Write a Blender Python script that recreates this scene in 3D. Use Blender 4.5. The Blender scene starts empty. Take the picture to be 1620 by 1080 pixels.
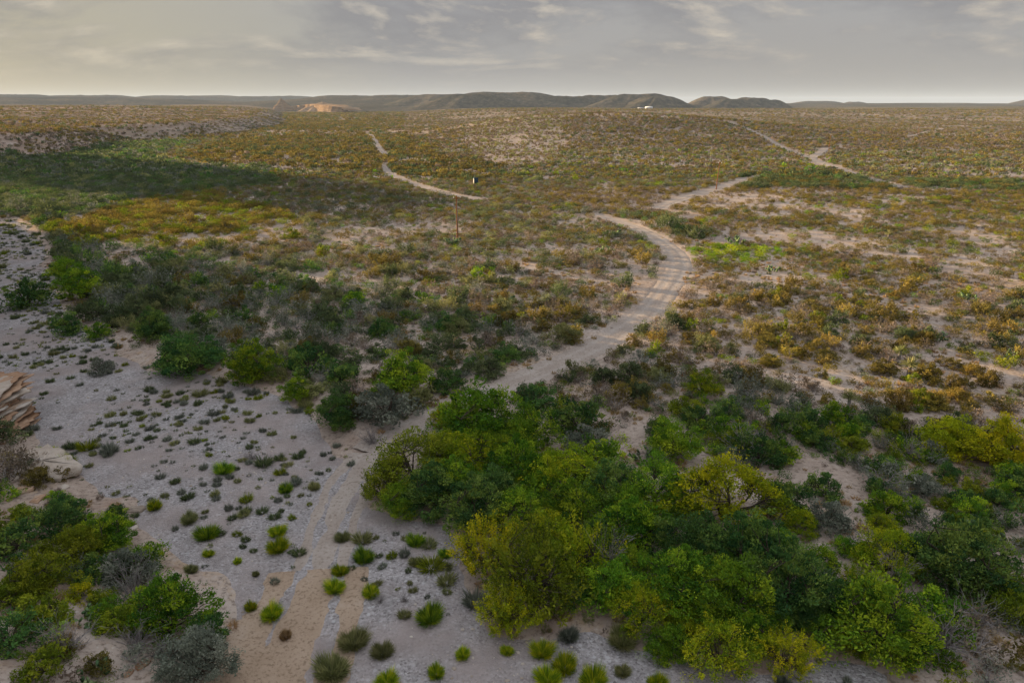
import bpy, math, random
import numpy as np
from mathutils import Vector

R = math.radians
rng = np.random.default_rng(7)
random.seed(7)
sc = bpy.context.scene
col = sc.collection

# ------------------------------------------------------------------ camera
CAM_Z, PITCH, FPX = 27.0, R(19.15), 1080.0
cd = bpy.data.cameras.new('camera')
cam = bpy.data.objects.new('camera', cd)
col.objects.link(cam)
cd.sensor_width, cd.lens = 36.0, 24.0
cd.clip_start, cd.clip_end = 0.5, 90000.0
cam.location = (0, 0, CAM_Z)
cam.rotation_euler = (R(90) - PITCH, 0, 0)
sc.camera = cam

# ------------------------------------------------------------------ sky, sun, exposure
SUN_AZ, SUN_EL = 60.0, 9.0          # degrees left of the view direction, above the horizon
w = bpy.data.worlds.new('World')
sc.world = w
w.use_nodes = True
nt = w.node_tree
nt.nodes.clear()


def N(nt, t, **k):
    n = nt.nodes.new(t)
    for a, b in k.items():
        if a == 'inp':
            for i, v in b.items():
                n.inputs[i].default_value = v
        else:
            setattr(n, a, b)
    return n


def ramp(nt, stops, fac=None, interp='LINEAR'):
    n = nt.nodes.new('ShaderNodeValToRGB')
    n.color_ramp.interpolation = interp
    e = n.color_ramp.elements
    while len(e) < len(stops):
        e.new(0.5)
    for el, (p, c) in zip(e, stops):
        el.position = p
        el.color = (c if isinstance(c, tuple) else (c, c, c)) + (1,)
    if fac is not None:
        nt.links.new(fac, n.inputs[0])
    return n.outputs[0]


def mixc(nt, fac, a, b, mode='MIX'):
    n = nt.nodes.new('ShaderNodeMix')
    n.data_type = 'RGBA'
    n.blend_type = mode
    for i, v in ((0, fac), (6, a), (7, b)):
        if hasattr(v, 'links'):
            nt.links.new(v, n.inputs[i])
        else:
            n.inputs[i].default_value = v if i == 0 else (tuple(v) + (1,))[:4]
    return n.outputs[2]


def maths(nt, op, a, b=None, clamp=False):
    n = nt.nodes.new('ShaderNodeMath')
    n.operation = op
    n.use_clamp = clamp
    for i, v in ((0, a), (1, b)):
        if v is None:
            continue
        if hasattr(v, 'links'):
            nt.links.new(v, n.inputs[i])
        else:
            n.inputs[i].default_value = v
    return n.outputs[0]


SKY_K = 0.05
sky = N(nt, 'ShaderNodeTexSky', sky_type='NISHITA', sun_disc=False, sun_elevation=R(SUN_EL),
        sun_rotation=R(-SUN_AZ), altitude=500.0, air_density=1.0, dust_density=1.0, ozone_density=1.0)
tc = N(nt, 'ShaderNodeTexCoord')
sep = N(nt, 'ShaderNodeSeparateXYZ')
nt.links.new(tc.outputs['Generated'], sep.inputs[0])
zz = maths(nt, 'ADD', maths(nt, 'MAXIMUM', sep.outputs[2], 0.0), 0.30)
cmb = N(nt, 'ShaderNodeCombineXYZ')
nt.links.new(maths(nt, 'DIVIDE', sep.outputs[0], zz), cmb.inputs[0])
nt.links.new(maths(nt, 'DIVIDE', sep.outputs[1], zz), cmb.inputs[1])
mp = N(nt, 'ShaderNodeMapping', inp={'Location': (9.9, 4.2, 0.0), 'Scale': (0.75, 1.0, 1.0)})
nt.links.new(cmb.outputs[0], mp.inputs[0])


def wnoise(scale, detail, rough, dist, loc=None):
    n = N(nt, 'ShaderNodeTexNoise', inp={'Scale': scale, 'Detail': detail, 'Roughness': rough, 'Distortion': dist})
    src = mp.outputs[0]
    if loc:
        m2 = N(nt, 'ShaderNodeMapping', inp={'Location': loc})
        nt.links.new(src, m2.inputs[0])
        src = m2.outputs[0]
    nt.links.new(src, n.inputs['Vector'])
    return n.outputs[0]


n1 = wnoise(1.8, 11, 0.62, 0.3)                    # cloud bodies
n2 = wnoise(1.8, 11, 0.62, 0.3, (0.06, -0.05, 0))  # the same seen a little toward the sun: lit edges
n3 = wnoise(0.30, 3, 0.5, 0.2, (7, 2, 0))          # wide banks
body = ramp(nt, [(0.44, 0.0), (0.60, 1.0)], maths(nt, 'ADD', n1, maths(nt, 'MULTIPLY', maths(nt, 'SUBTRACT', n3, 0.5), 0.6)))
lit = ramp(nt, [(0.49, 0.0), (0.64, 1.0)], maths(nt, 'ADD', maths(nt, 'SUBTRACT', n1, n2), 0.5))
k = 0.43 / SKY_K
veil = ramp(nt, [(0.3, (0.290 * k / 20, 0.268 * k / 20, 0.248 * k / 20)), (0.7, (0.300 * k / 20, 0.292 * k / 20, 0.286 * k / 20))], n3)
vs = N(nt, 'ShaderNodeVectorMath', operation='SCALE', inp={3: 20.0})
nt.links.new(veil, vs.inputs[0])
# an overcast dome: brightest and coolest overhead
el_ = maths(nt, 'POWER', maths(nt, 'MAXIMUM', sep.outputs[2], 0.0), 1.35)
ovc = ramp(nt, [(0.0, (0.27, 0.27, 0.275)), (1.0, (0.96, 1.10, 1.30))], el_)
vm = N(nt, 'ShaderNodeVectorMath', operation='MULTIPLY')
nt.links.new(vs.outputs[0], vm.inputs[0])
nt.links.new(ovc, vm.inputs[1])
vm2 = N(nt, 'ShaderNodeVectorMath', operation='SCALE', inp={3: 3.0})
nt.links.new(vm.outputs[0], vm2.inputs[0])
sd_n = N(nt, 'ShaderNodeVectorMath', operation='DOT_PRODUCT', inp={1: (-math.sin(R(SUN_AZ)), math.cos(R(SUN_AZ)), 0.0)})
nt.links.new(tc.outputs['Generated'], sd_n.inputs[0])
glow = maths(nt, 'MULTIPLY', ramp(nt, [(0.62, 0.0), (1.0, 1.0)], sd_n.outputs['Value']), ramp(nt, [(0.0, 1.0), (0.45, 0.0)], sep.outputs[2]))
warm = N(nt, 'ShaderNodeVectorMath', operation='MULTIPLY', inp={1: (1.30, 1.16, 0.70)})
nt.links.new(vm2.outputs[0], warm.inputs[0])
base_sky = mixc(nt, 0.955, sky.outputs[0], mixc(nt, glow, vm2.outputs[0], warm.outputs[0]))
ccol = mixc(nt, lit, (0.195 * k, 0.187 * k, 0.190 * k), (0.58 * k, 0.50 * k, 0.38 * k))
cm = N(nt, 'ShaderNodeVectorMath', operation='MULTIPLY')
nt.links.new(ccol, cm.inputs[0])
nt.links.new(ovc, cm.inputs[1])
cm2 = N(nt, 'ShaderNodeVectorMath', operation='SCALE', inp={3: 3.0})
nt.links.new(cm.outputs[0], cm2.inputs[0])
skyc = mixc(nt, maths(nt, 'MULTIPLY', maths(nt, 'MULTIPLY', body, 0.75), ramp(nt, [(0.018, 0.0), (0.085, 1.0)], sep.outputs[2])), base_sky, cm2.outputs[0])
bg = N(nt, 'ShaderNodeBackground', inp={'Strength': SKY_K})
nt.links.new(skyc, bg.inputs[0])
wo = N(nt, 'ShaderNodeOutputWorld')
nt.links.new(bg.outputs[0], wo.inputs[0])

sl = bpy.data.lights.new('sun', 'SUN')
sl.energy, sl.angle, sl.color = 5.0, R(0.6), (1.0, 0.74, 0.44)
so = bpy.data.objects.new('sun', sl)
col.objects.link(so)
SUNV = Vector((-math.sin(R(SUN_AZ)) * math.cos(R(SUN_EL)), math.cos(R(SUN_AZ)) * math.cos(R(SUN_EL)), math.sin(R(SUN_EL))))
so.rotation_euler = SUNV.to_track_quat('Z', 'Y').to_euler()
so.location = (-200, 100, 150)

vsn = sc.view_settings
sc.display_settings.display_device = 'sRGB'
vsn.view_transform, vsn.look, vsn.exposure, vsn.gamma = 'Standard', 'None', 1.62, 1.0
vsn.use_curve_mapping = False
sc.render.engine = 'CYCLES'
cy = sc.cycles
cy.max_bounces, cy.diffuse_bounces, cy.glossy_bounces = 5, 3, 1
cy.transmission_bounces, cy.transparent_max_bounces, cy.volume_bounces = 3, 4, 1
cy.use_denoising = True
cy.caustics_reflective = cy.caustics_refractive = False


# ------------------------------------------------------------------ helpers: noise, map from the photograph
def hash2(ix, iy, s):
    h = (ix.astype(np.int64) * 374761393 + iy.astype(np.int64) * 668265263 + s * 1442695041) & 0x7fffffff
    h = ((h ^ (h >> 13)) * 1274126177) & 0x7fffffff
    return ((h ^ (h >> 16)) & 0xffff) / 65535.0


def vnoise(x, y, s=0):
    ix, iy = np.floor(x), np.floor(y)
    fx, fy = x - ix, y - iy
    fx, fy = fx * fx * (3 - 2 * fx), fy * fy * (3 - 2 * fy)
    a, b = hash2(ix, iy, s), hash2(ix + 1, iy, s)
    c, d = hash2(ix, iy + 1, s), hash2(ix + 1, iy + 1, s)
    return (a + (b - a) * fx) * (1 - fy) + (c + (d - c) * fx) * fy


def fbm(x, y, scale, octv=4, s=0):
    v, amp, tot = 0.0, 1.0, 0.0
    x, y = np.asarray(x, float) / scale, np.asarray(y, float) / scale
    for o in range(octv):
        v = v + amp * vnoise(x * 2 ** o + 17.3 * o, y * 2 ** o - 9.1 * o, s + o)
        tot += amp
        amp *= 0.5
    return v / tot


def ss(a, b, x):
    t = np.clip((np.asarray(x, float) - a) / (b - a), 0, 1)
    return t * t * (3 - 2 * t)


def flat(px, py, z=0.0):
    """where the photograph's point (px, py) meets the level z, in metres"""
    u, v = (px - 810.0) / FPX, (540.0 - py) / FPX
    dy, dz = math.cos(PITCH) + v * math.sin(PITCH), -math.sin(PITCH) + v * math.cos(PITCH)
    t = (z - CAM_Z) / dz
    return (u * t, dy * t)


def depth_of(x, y, z):
    return y * math.cos(PITCH) - (z - CAM_Z) * math.sin(PITCH)


def poly_sd(x, y, P):
    """signed distance to polygon P (negative inside)"""
    x, y = np.asarray(x, float), np.asarray(y, float)
    d = np.full(x.shape, 1e18)
    ins = np.zeros(x.shape, bool)
    n = len(P)
    for i in range(n):
        (ax, ay), (bx, by) = P[i], P[(i + 1) % n]
        ex, ey = bx - ax, by - ay
        t = np.clip(((x - ax) * ex + (y - ay) * ey) / (ex * ex + ey * ey + 1e-9), 0, 1)
        d = np.minimum(d, (x - ax - t * ex) ** 2 + (y - ay - t * ey) ** 2)
        c = ((ay > y) != (by > y)) & (x < ex * (y - ay) / (ey if abs(ey) > 1e-9 else 1e-9) + ax)
        ins ^= c
    d = np.sqrt(d)
    return np.where(ins, -d, d)


def line_d(x, y, P):
    x, y = np.asarray(x, float), np.asarray(y, float)
    d = np.full(x.shape, 1e18)
    for (ax, ay), (bx, by) in zip(P[:-1], P[1:]):
        ex, ey = bx - ax, by - ay
        t = np.clip(((x - ax) * ex + (y - ay) * ey) / (ex * ex + ey * ey + 1e-9), 0, 1)
        d = np.minimum(d, (x - ax - t * ex) ** 2 + (y - ay - t * ey) ** 2)
    return np.sqrt(d)


def smooth_line(P, per=6):
    out = []
    P = [P[0]] + list(P) + [P[-1]]
    for i in range(1, len(P) - 2):
        p0, p1, p2, p3 = (np.array(P[j], float) for j in (i - 1, i, i + 1, i + 2))
        for k_ in range(per):
            t = k_ / per
            out.append(tuple(0.5 * (2 * p1 + (p2 - p0) * t + (2 * p0 - 5 * p1 + 4 * p2 - p3) * t * t + (3 * p1 - p0 - 3 * p2 + p3) * t ** 3)))
    out.append(tuple(map(float, P[-1])))
    return out


ZW = -0.45                        # level of the gravel bed
WASH = [flat(x, y, ZW) for x, y in [
    (-60, 352), (15, 349), (42, 356), (62, 385), (80, 430), (100, 470), (105, 500), (150, 530), (190, 560), (240, 585), (330, 590), (380, 600),
    (440, 622), (490, 650), (510, 690), (560, 722), (585, 742), (572, 775), (590, 805), (640, 822), (700, 832), (722, 860), (716, 900),
    (760, 945), (790, 985), (860, 985), (940, 985), (1010, 1015), (1090, 1040), (1180, 1062), (1300, 1040), (1400, 1070), (1420, 1130), (1500, 1300), (440, 1300), (420, 1100), (425, 1060), (400, 985),
    (355, 945), (318, 905), (280, 880), (242, 858), (210, 830), (200, 800), (150, 780), (110, 750), (70, 712), (45, 660),
    (35, 625), (-10, 600), (-60, 590), (-140, 560), (-90, 520), (-40, 470), (-60, 400)]]
WASH2 = [flat(x, y, ZW) for x, y in [(-20, 460), (30, 455), (80, 470), (120, 520), (240, 590), (120, 620), (-20, 600), (-60, 540)]]

ROADS = [
    ('dirt_road', 3.5, [(585, 715), (625, 692), (665, 668), (720, 645), (780, 622), (860, 588), (930, 555), (990, 520), (1030, 490), (1055, 455), (1074, 425), (1068, 400), (1045, 380), (1010, 362), (975, 348), (940, 337)]),
    ('dirt_road', 4.6, [(1040, 328), (1080, 311), (1130, 298), (1180, 285), (1205, 279)]),
    ('dirt_track', 3.4, [(588, 213), (597, 230), (609, 248)]),
    ('dirt_track', 3.0, [(608, 264), (620, 276), (650, 287), (700, 303), (770, 313)]),
    ('dirt_road', 3.6, [(1130, 212), (1200, 226), (1240, 238), (1300, 258), (1350, 276), (1400, 291), (1430, 299)]),
    ('dirt_track', 3.4, [(1438, 223), (1460, 214), (1490, 205)]),
    ('dirt_track', 3.2, [(1284, 252), (1296, 244), (1306, 237)]),
    ('dirt_track', 5.2, [(425, 1120), (448, 1050), (470, 990), (492, 935), (505, 890)]),
    ('dirt_track', 3.2, [(505, 890), (518, 845), (535, 795), (556, 752), (585, 715)]),
]
ROADW = [(nm, wd, smooth_line([flat(x, y) for x, y in P], 5)) for nm, wd, P in ROADS]


# ------------------------------------------------------------------ terrain
def wash_sd(x, y):
    sd = np.minimum(poly_sd(x, y, WASH), poly_sd(x, y, WASH2))
    wob = (fbm(x, y, 5.0, 3, 31) - 0.5) * 3.2
    return sd + wob


def xl_edge(y):
    return np.minimum(-46.0, -45.6 - (y - 55) * 0.71 - 7.0)


def H(x, y, sd=None):
    x, y = np.asarray(x, float), np.asarray(y, float)
    D = np.hypot(x, y)
    if sd is None:
        sd = wash_sd(x, y)
    near = np.clip(D / 200, 0, 1)
    z = 1.3 * (fbm(x, y, 60, 4, 1) - 0.5) * (0.4 + near) + 0.35 * (fbm(x, y, 7, 3, 5) - 0.5)
    # left foreground bank
    bank = ss(-9, -14, x) * ss(68, 60, y)
    z = z + bank * (4.2 * ss(0.5, 16, sd) + 1.1 * (fbm(x, y, 6, 3, 9) - 0.5) * ss(1, 5, sd))
    # bluff left of the frame
    e = xl_edge(y) - x
    lim = 146 + 0.58 * (-83 - x) - y + 10 * (fbm(x, y, 30, 2, 4) - 0.5)
    bl = ss(0, 17, e + 4 * (fbm(x, y, 14, 3, 8) - 0.5)) * ss(0, 26, lim) * ss(-120, -60, y)
    z = z + bl * (39 + 5 * (fbm(x, y, 40, 3, 12) - 0.5))
    # plateau left of the valley
    xe = np.interp(y, [330, 380, 460, 560, 700, 1080, 2500, 6000], [-275, -262, -250, -297, -267, -340, -800, -1900])
    gul = 34 * (fbm(x, y, 70, 3, 21) - 0.5)
    s = xe - x + gul
    st = ss(335, 392, y + gul * 0.5)
    z = z + st * (11 * ss(0, 55, s) + 5 * ss(80, 330, s) + 2.5 * (fbm(x, y, 45, 3, 22) - 0.5) * ss(0, 40, s) + (13 * (fbm(x, y, 260, 3, 23) - 0.5) + 5 * ss(600, 1600, y)) * ss(20, 160, s))
    z = z + 50 * ss(0, 40, -266 - 0.75 * (y - 330) - x) * ss(0, 16, y - (196 + 0.577 * (-110 - x))) * ss(0, -40, y - (322 + 0.577 * (-110 - x)))  # unseen ridge added left of the frame, cut along sun lines to cast shade
    # plateau right of the valley
    xr = -70 - 0.15 * (y - 450)
    s2 = x - xr + 50 * (fbm(x, y, 130, 3, 25) - 0.5)
    z = z + ss(760, 1600, y) * ss(-30, 270, s2) * 12 + ss(420, 900, y) * (10 * (fbm(x, y, 330, 3, 27) - 0.5)) * ss(0, 200, s2)
    z = z + 19.0 * np.exp(-(((x - 85) / 175) ** 2 + ((y - 690) / 165) ** 2)) * ss(-50, 120, x - xr)
    z = z + ss(1500, 5000, D) * 16 * (fbm(x, y, 1500, 3, 41) - 0.5)
    # river bed
    zw = ZW + 0.22 * (fbm(x, y, 9, 3, 14) - 0.5)
    return zw + (z - zw) * ss(-0.6, 2.4, sd)


def Hs(x, y):
    return float(H(np.array([x]), np.array([y]))[0])


def pix(px, py):
    """first point of the terrain under the photograph's point (px, py)"""
    u, v = (px - 810.0) / FPX, (540.0 - py) / FPX
    d = np.array([u, math.cos(PITCH) + v * math.sin(PITCH), -math.sin(PITCH) + v * math.cos(PITCH)])
    t = 24 * (4500 / 24) ** (np.arange(700) / 699.0)
    zt = H(d[0] * t, d[1] * t)
    below = np.nonzero(CAM_Z + d[2] * t < zt)[0]
    if len(below) == 0:
        i = len(t) - 1
        tt = t[i]
    else:
        i = below[0]
        a = CAM_Z + d[2] * t[i - 1] - zt[i - 1]
        b = CAM_Z + d[2] * t[i] - zt[i]
        tt = t[i - 1] + (t[i] - t[i - 1]) * a / (a - b + 1e-9)
    x, y = d[0] * tt, d[1] * tt
    return float(x), float(y), Hs(x, y)


# ------------------------------------------------------------------ mesh builder
class MB:
    def __init__(s):
        s.v, s.q, s.t, s.tq, s.tt, s.mq, s.mt, s.n = [], [], [], [], [], [], [], 0

    def add(s, v, f, tint=0.5, mat=0):
        v = np.asarray(v, float).reshape(-1, 3)
        f = np.asarray(f, np.int64)
        if len(f) == 0:
            return
        tint = np.broadcast_to(np.asarray(tint, float), (len(f),))
        m = np.full(len(f), mat)
        if f.shape[1] == 4:
            s.q.append(f + s.n); s.tq.append(tint); s.mq.append(m)
        else:
            s.t.append(f + s.n); s.tt.append(tint); s.mt.append(m)
        s.v.append(v)
        s.n += len(v)

    def mesh(s, name, mats=(), smooth=False):
        V = np.concatenate(s.v)
        q = np.concatenate(s.q) if s.q else np.zeros((0, 4), np.int64)
        t = np.concatenate(s.t) if s.t else np.zeros((0, 3), np.int64)
        me = bpy.data.meshes.new(name)
        nl = q.size + t.size
        npoly = len(q) + len(t)
        me.vertices.add(len(V)); me.loops.add(nl); me.polygons.add(npoly)
        me.vertices.foreach_set('co', V.astype(np.float32).ravel())
        me.loops.foreach_set('vertex_index', np.concatenate([q.ravel(), t.ravel()]).astype(np.int32))
        st = np.concatenate([np.arange(len(q)) * 4, q.size + np.arange(len(t)) * 3]).astype(np.int32)
        me.polygons.foreach_set('loop_start', st)
        for m in mats:
            me.materials.append(m)
        mi = np.concatenate([np.concatenate(x) if x else np.zeros(0) for x in (s.mq, s.mt)]).astype(np.int32)
        me.polygons.foreach_set('material_index', mi)
        if smooth:
            me.polygons.foreach_set('use_smooth', np.ones(npoly, bool))
        me.update(calc_edges=True)
        a = me.attributes.new('tint', 'FLOAT', 'FACE')
        a.data.foreach_set('value', np.concatenate([np.concatenate(x) if x else np.zeros(0) for x in (s.tq, s.tt)]).astype(np.float32))
        return me


def link(name, me, parent=None):
    o = bpy.data.objects.new(name, me)
    col.objects.link(o)
    if parent is not None:
        o.parent = parent
    return o


def tag(o, label=None, cat=None, group=None, kind=None):
    for a, b in (('label', label), ('category', cat), ('group', group), ('kind', kind)):
        if b:
            o[a] = b
    return o


def empty(name, loc, rz=0.0):
    o = bpy.data.objects.new(name, None)
    col.objects.link(o)
    o.location = loc
    o.rotation_euler = (0, 0, rz)
    o.empty_display_size = 0.2
    return o


def box(mb, x0, x1, y0, y1, z0, z1, mat=0):
    v = [(x, y, z) for z in (z0, z1) for y in (y0, y1) for x in (x0, x1)]
    mb.add(v, [(0, 2, 3, 1), (4, 5, 7, 6), (0, 1, 5, 4), (2, 6, 7, 3), (0, 4, 6, 2), (1, 3, 7, 5)], 0.5, mat)


def tube(mb, P, rad, sides=5, mat=0, tint=0.5, cap=True):
    P = np.asarray(P, float)
    n = len(P)
    rad = np.broadcast_to(np.asarray(rad, float), (n,))
    T = np.gradient(P, axis=0)
    T /= np.linalg.norm(T, axis=1)[:, None] + 1e-9
    ref = np.where(np.abs(T[:, 2:3]) < 0.9, np.array([[0, 0, 1.0]]), np.array([[1.0, 0, 0]]))
    A = np.cross(T, ref)
    A /= np.linalg.norm(A, axis=1)[:, None] + 1e-9
    B = np.cross(T, A)
    an = np.arange(sides) * 2 * math.pi / sides
    V = P[:, None, :] + rad[:, None, None] * (np.cos(an)[None, :, None] * A[:, None, :] + np.sin(an)[None, :, None] * B[:, None, :])
    i = np.arange(n - 1)[:, None] * sides
    j = np.arange(sides)[None, :]
    F = np.stack([i + j, i + (j + 1) % sides, i + sides + (j + 1) % sides, i + sides + j], -1).reshape(-1, 4)
    mb.add(V.reshape(-1, 3), F, tint, mat)
    if cap:
        c = np.vstack([V[-1], P[-1:]])
        mb.add(c, [(k_, (k_ + 1) % sides, sides) for k_ in range(sides)], tint, mat)


# ------------------------------------------------------------------ materials
def new_mat(name):
    m = bpy.data.materials.new(name)
    m.use_nodes = True
    m.node_tree.nodes.clear()
    return m, m.node_tree


def tex_noise(nt, vec, scale, detail=4, rough=0.55, dist=0.0):
    n = N(nt, 'ShaderNodeTexNoise', inp={'Scale': scale, 'Detail': detail, 'Roughness': rough, 'Distortion': dist})
    nt.links.new(vec, n.inputs['Vector'])
    return n.outputs[0]


def attr(nt, name):
    n = N(nt, 'ShaderNodeAttribute', attribute_name=name)
    return n.outputs['Fac']


def finish(m, nt, colr, rough=0.95, bump=None, bstr=0.4, bdist=0.1, spec=0.0):
    b = N(nt, 'ShaderNodeBsdfPrincipled', inp={'Roughness': rough, 'Specular IOR Level': spec})
    if hasattr(colr, 'links'):
        nt.links.new(colr, b.inputs['Base Color'])
    else:
        b.inputs['Base Color'].default_value = tuple(colr) + (1,)
    if bump is not None:
        bn = N(nt, 'ShaderNodeBump', inp={'Strength': bstr, 'Distance': bdist})
        nt.links.new(bump, bn.inputs['Height'])
        nt.links.new(bn.outputs[0], b.inputs['Normal'])
    o = N(nt, 'ShaderNodeOutputMaterial')
    nt.links.new(b.outputs[0], o.inputs[0])
    return m


def leaf_mat(name, dark, mid, light, trans=0.28, hue=0.012, val=0.5):
    m, nt = new_mat(name)
    oi = N(nt, 'ShaderNodeObjectInfo')
    c = ramp(nt, [(0.0, dark), (0.5, mid), (1.0, light)], attr(nt, 'tint'))
    hs = N(nt, 'ShaderNodeHueSaturation')
    nt.links.new(c, hs.inputs['Color'])
    nt.links.new(maths(nt, 'ADD', maths(nt, 'MULTIPLY', oi.outputs['Random'], 2 * hue), 0.5 - hue), hs.inputs['Hue'])
    rr = maths(nt, 'FRACT', maths(nt, 'MULTIPLY', oi.outputs['Random'], 17.31))
    nt.links.new(maths(nt, 'ADD', maths(nt, 'MULTIPLY', rr, val), 1 - val / 2), hs.inputs['Value'])
    d = N(nt, 'ShaderNodeBsdfDiffuse')
    t = N(nt, 'ShaderNodeBsdfTranslucent')
    mx = N(nt, 'ShaderNodeMixShader', inp={0: trans})
    nt.links.new(hs.outputs[0], d.inputs[0])
    nt.links.new(hs.outputs[0], t.inputs[0])
    nt.links.new(d.outputs[0], mx.inputs[1])
    nt.links.new(t.outputs[0], mx.inputs[2])
    o = N(nt, 'ShaderNodeOutputMaterial')
    nt.links.new(mx.outputs[0], o.inputs[0])
    return m


LM = {
    'YG': leaf_mat('leaf_yellow_green', (0.07, 0.14, 0.012), (0.25, 0.33, 0.016), (0.55, 0.50, 0.022)),
    'Y': leaf_mat('leaf_yellow', (0.14, 0.19, 0.012), (0.34, 0.36, 0.015), (0.66, 0.54, 0.02)),
    'G': leaf_mat('leaf_green', (0.035, 0.095, 0.018), (0.14, 0.265, 0.020), (0.42, 0.50, 0.03)),
    'DG': leaf_mat('leaf_dark_green', (0.024, 0.066, 0.026), (0.085, 0.17, 0.042), (0.25, 0.33, 0.06)),
    'OL': leaf_mat('leaf_olive', (0.07, 0.10, 0.012), (0.165, 0.215, 0.018), (0.36, 0.37, 0.03)),
    'OB': leaf_mat('leaf_olive_brown', (0.08, 0.068, 0.020), (0.16, 0.128, 0.034), (0.29, 0.225, 0.065)),
    'DD': leaf_mat('leaf_dull_green', (0.045, 0.066, 0.030), (0.10, 0.128, 0.055), (0.19, 0.22, 0.09)),
    'GO': leaf_mat('leaf_gold', (0.115, 0.095, 0.022), (0.23, 0.182, 0.038), (0.39, 0.29, 0.07)),
    'GR': leaf_mat('leaf_gray', (0.085, 0.10, 0.075), (0.17, 0.185, 0.14), (0.30, 0.30, 0.235)),
    'BR': leaf_mat('leaf_brown', (0.11, 0.082, 0.058), (0.195, 0.15, 0.11), (0.32, 0.255, 0.195)),
    'SG': leaf_mat('leaf_sage', (0.11, 0.125, 0.045), (0.22, 0.23, 0.085), (0.36, 0.34, 0.15)),
    'ST': leaf_mat('grass_straw', (0.22, 0.14, 0.06), (0.36, 0.24, 0.11), (0.48, 0.34, 0.17)),
}


def bark_mat(name, a, b):
    m, nt = new_mat(name)
    g = N(nt, 'ShaderNodeNewGeometry')
    n = tex_noise(nt, g.outputs['Position'], 9.0, 4)
    return finish(m, nt, ramp(nt, [(0.3, a), (0.7, b)], n), 0.9)


BARK = bark_mat('bark', (0.035, 0.027, 0.02), (0.10, 0.08, 0.06))
TWIG = bark_mat('dead_twig', (0.15, 0.13, 0.125), (0.36, 0.325, 0.31))


def pos_node(nt):
    return N(nt, 'ShaderNodeNewGeometry').outputs['Position']


def soil_layers(nt, P):
    """dry caliche soil: wide drifts, patches of straw, litter and small stones"""
    a = tex_noise(nt, P, 0.035, 5, 0.6)
    b = tex_noise(nt, P, 0.32, 6, 0.65)
    c = tex_noise(nt, P, 2.6, 5, 0.7)
    soil = ramp(nt, [(0.30, (0.25, 0.185, 0.145)), (0.50, (0.37, 0.295, 0.245)), (0.68, (0.46, 0.39, 0.34))],
                maths(nt, 'ADD', maths(nt, 'MULTIPLY', a, 0.5), maths(nt, 'MULTIPLY', b, 0.5)))
    straw = ramp(nt, [(0.53, 0.0), (0.64, 1.0)], maths(nt, 'ADD', maths(nt, 'MULTIPLY', tex_noise(nt, P, 0.09, 4, 0.6), 0.6), maths(nt, 'MULTIPLY', tex_noise(nt, P, 1.1, 4, 0.7), 0.4)))
    soil = mixc(nt, maths(nt, 'MULTIPLY', straw, 0.65), soil, (0.35, 0.225, 0.105))
    soil = mixc(nt, ramp(nt, [(0.36, 0.75), (0.50, 0.0)], c), soil, (0.13, 0.095, 0.07))
    soil = mixc(nt, ramp(nt, [(0.60, 0.0), (0.70, 0.6)], c), soil, (0.55, 0.49, 0.43))
    return soil, maths(nt, 'ADD', maths(nt, 'MULTIPLY', b, 0.6), maths(nt, 'MULTIPLY', c, 0.4))


m, nt = new_mat('ground')
P = pos_node(nt)
soil, bmp = soil_layers(nt, P)
# far scrub too small to build: dark and olive crowns between pale ground
v1 = N(nt, 'ShaderNodeTexVoronoi', inp={'Scale': 0.16, 'Randomness': 1.0})
nt.links.new(P, v1.inputs['Vector'])
v2 = tex_noise(nt, P, 0.11, 6, 0.75)
cov = tex_noise(nt, P, 0.006, 5, 0.6)
spk = ramp(nt, [(0.42, 0.0), (0.55, 1.0)], maths(nt, 'ADD', maths(nt, 'MULTIPLY', v2, 0.62), maths(nt, 'MULTIPLY', cov, 0.38)))
scol = ramp(nt, [(0.3, (0.055, 0.052, 0.024)), (0.55, (0.115, 0.095, 0.045)), (0.8, (0.17, 0.12, 0.06))], v1.outputs['Color'])
gcol = mixc(nt, maths(nt, 'MULTIPLY', maths(nt, 'MULTIPLY', spk, attr(nt, 'scrub')), 0.9), soil, scol)
gcol = mixc(nt, maths(nt, 'MULTIPLY', attr(nt, 'distant'), 0.85), gcol, scol)
gcol = mixc(nt, maths(nt, 'MULTIPLY', attr(nt, 'rock'), ramp(nt, [(0.42, 0.0), (0.58, 0.75)], tex_noise(nt, P, 0.22, 6, 0.7))), gcol, (0.26, 0.175, 0.13))
GROUND = finish(m, nt, gcol, 0.95, bmp, 0.7, 0.12)

m, nt = new_mat('river_gravel')
P = pos_node(nt)
pv = N(nt, 'ShaderNodeTexVoronoi', inp={'Scale': 8.5, 'Randomness': 1.0})
nt.links.new(P, pv.inputs['Vector'])
pv2 = N(nt, 'ShaderNodeTexVoronoi', inp={'Scale': 3.4, 'Randomness': 1.0})
nt.links.new(P, pv2.inputs['Vector'])
sepc = N(nt, 'ShaderNodeSeparateColor')
nt.links.new(pv.outputs['Color'], sepc.inputs[0])
peb = ramp(nt, [(0.0, (0.17, 0.15, 0.145)), (0.25, (0.28, 0.255, 0.25)), (0.75, (0.335, 0.305, 0.30)), (1.0, (0.42, 0.39, 0.385))], sepc.outputs[0])
big = ramp(nt, [(0.25, 0.75), (0.45, 0.0)], pv2.outputs['Distance'])
sepd = N(nt, 'ShaderNodeSeparateColor')
nt.links.new(pv2.outputs['Color'], sepd.inputs[0])
peb = mixc(nt, maths(nt, 'MULTIPLY', big, ramp(nt, [(0.7, 0.0), (0.8, 1.0)], sepd.outputs[1])), peb, (0.46, 0.44, 0.44))
sandm = ramp(nt, [(0.43, 0.0), (0.60, 0.9)], tex_noise(nt, P, 0.13, 5, 0.6))
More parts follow.
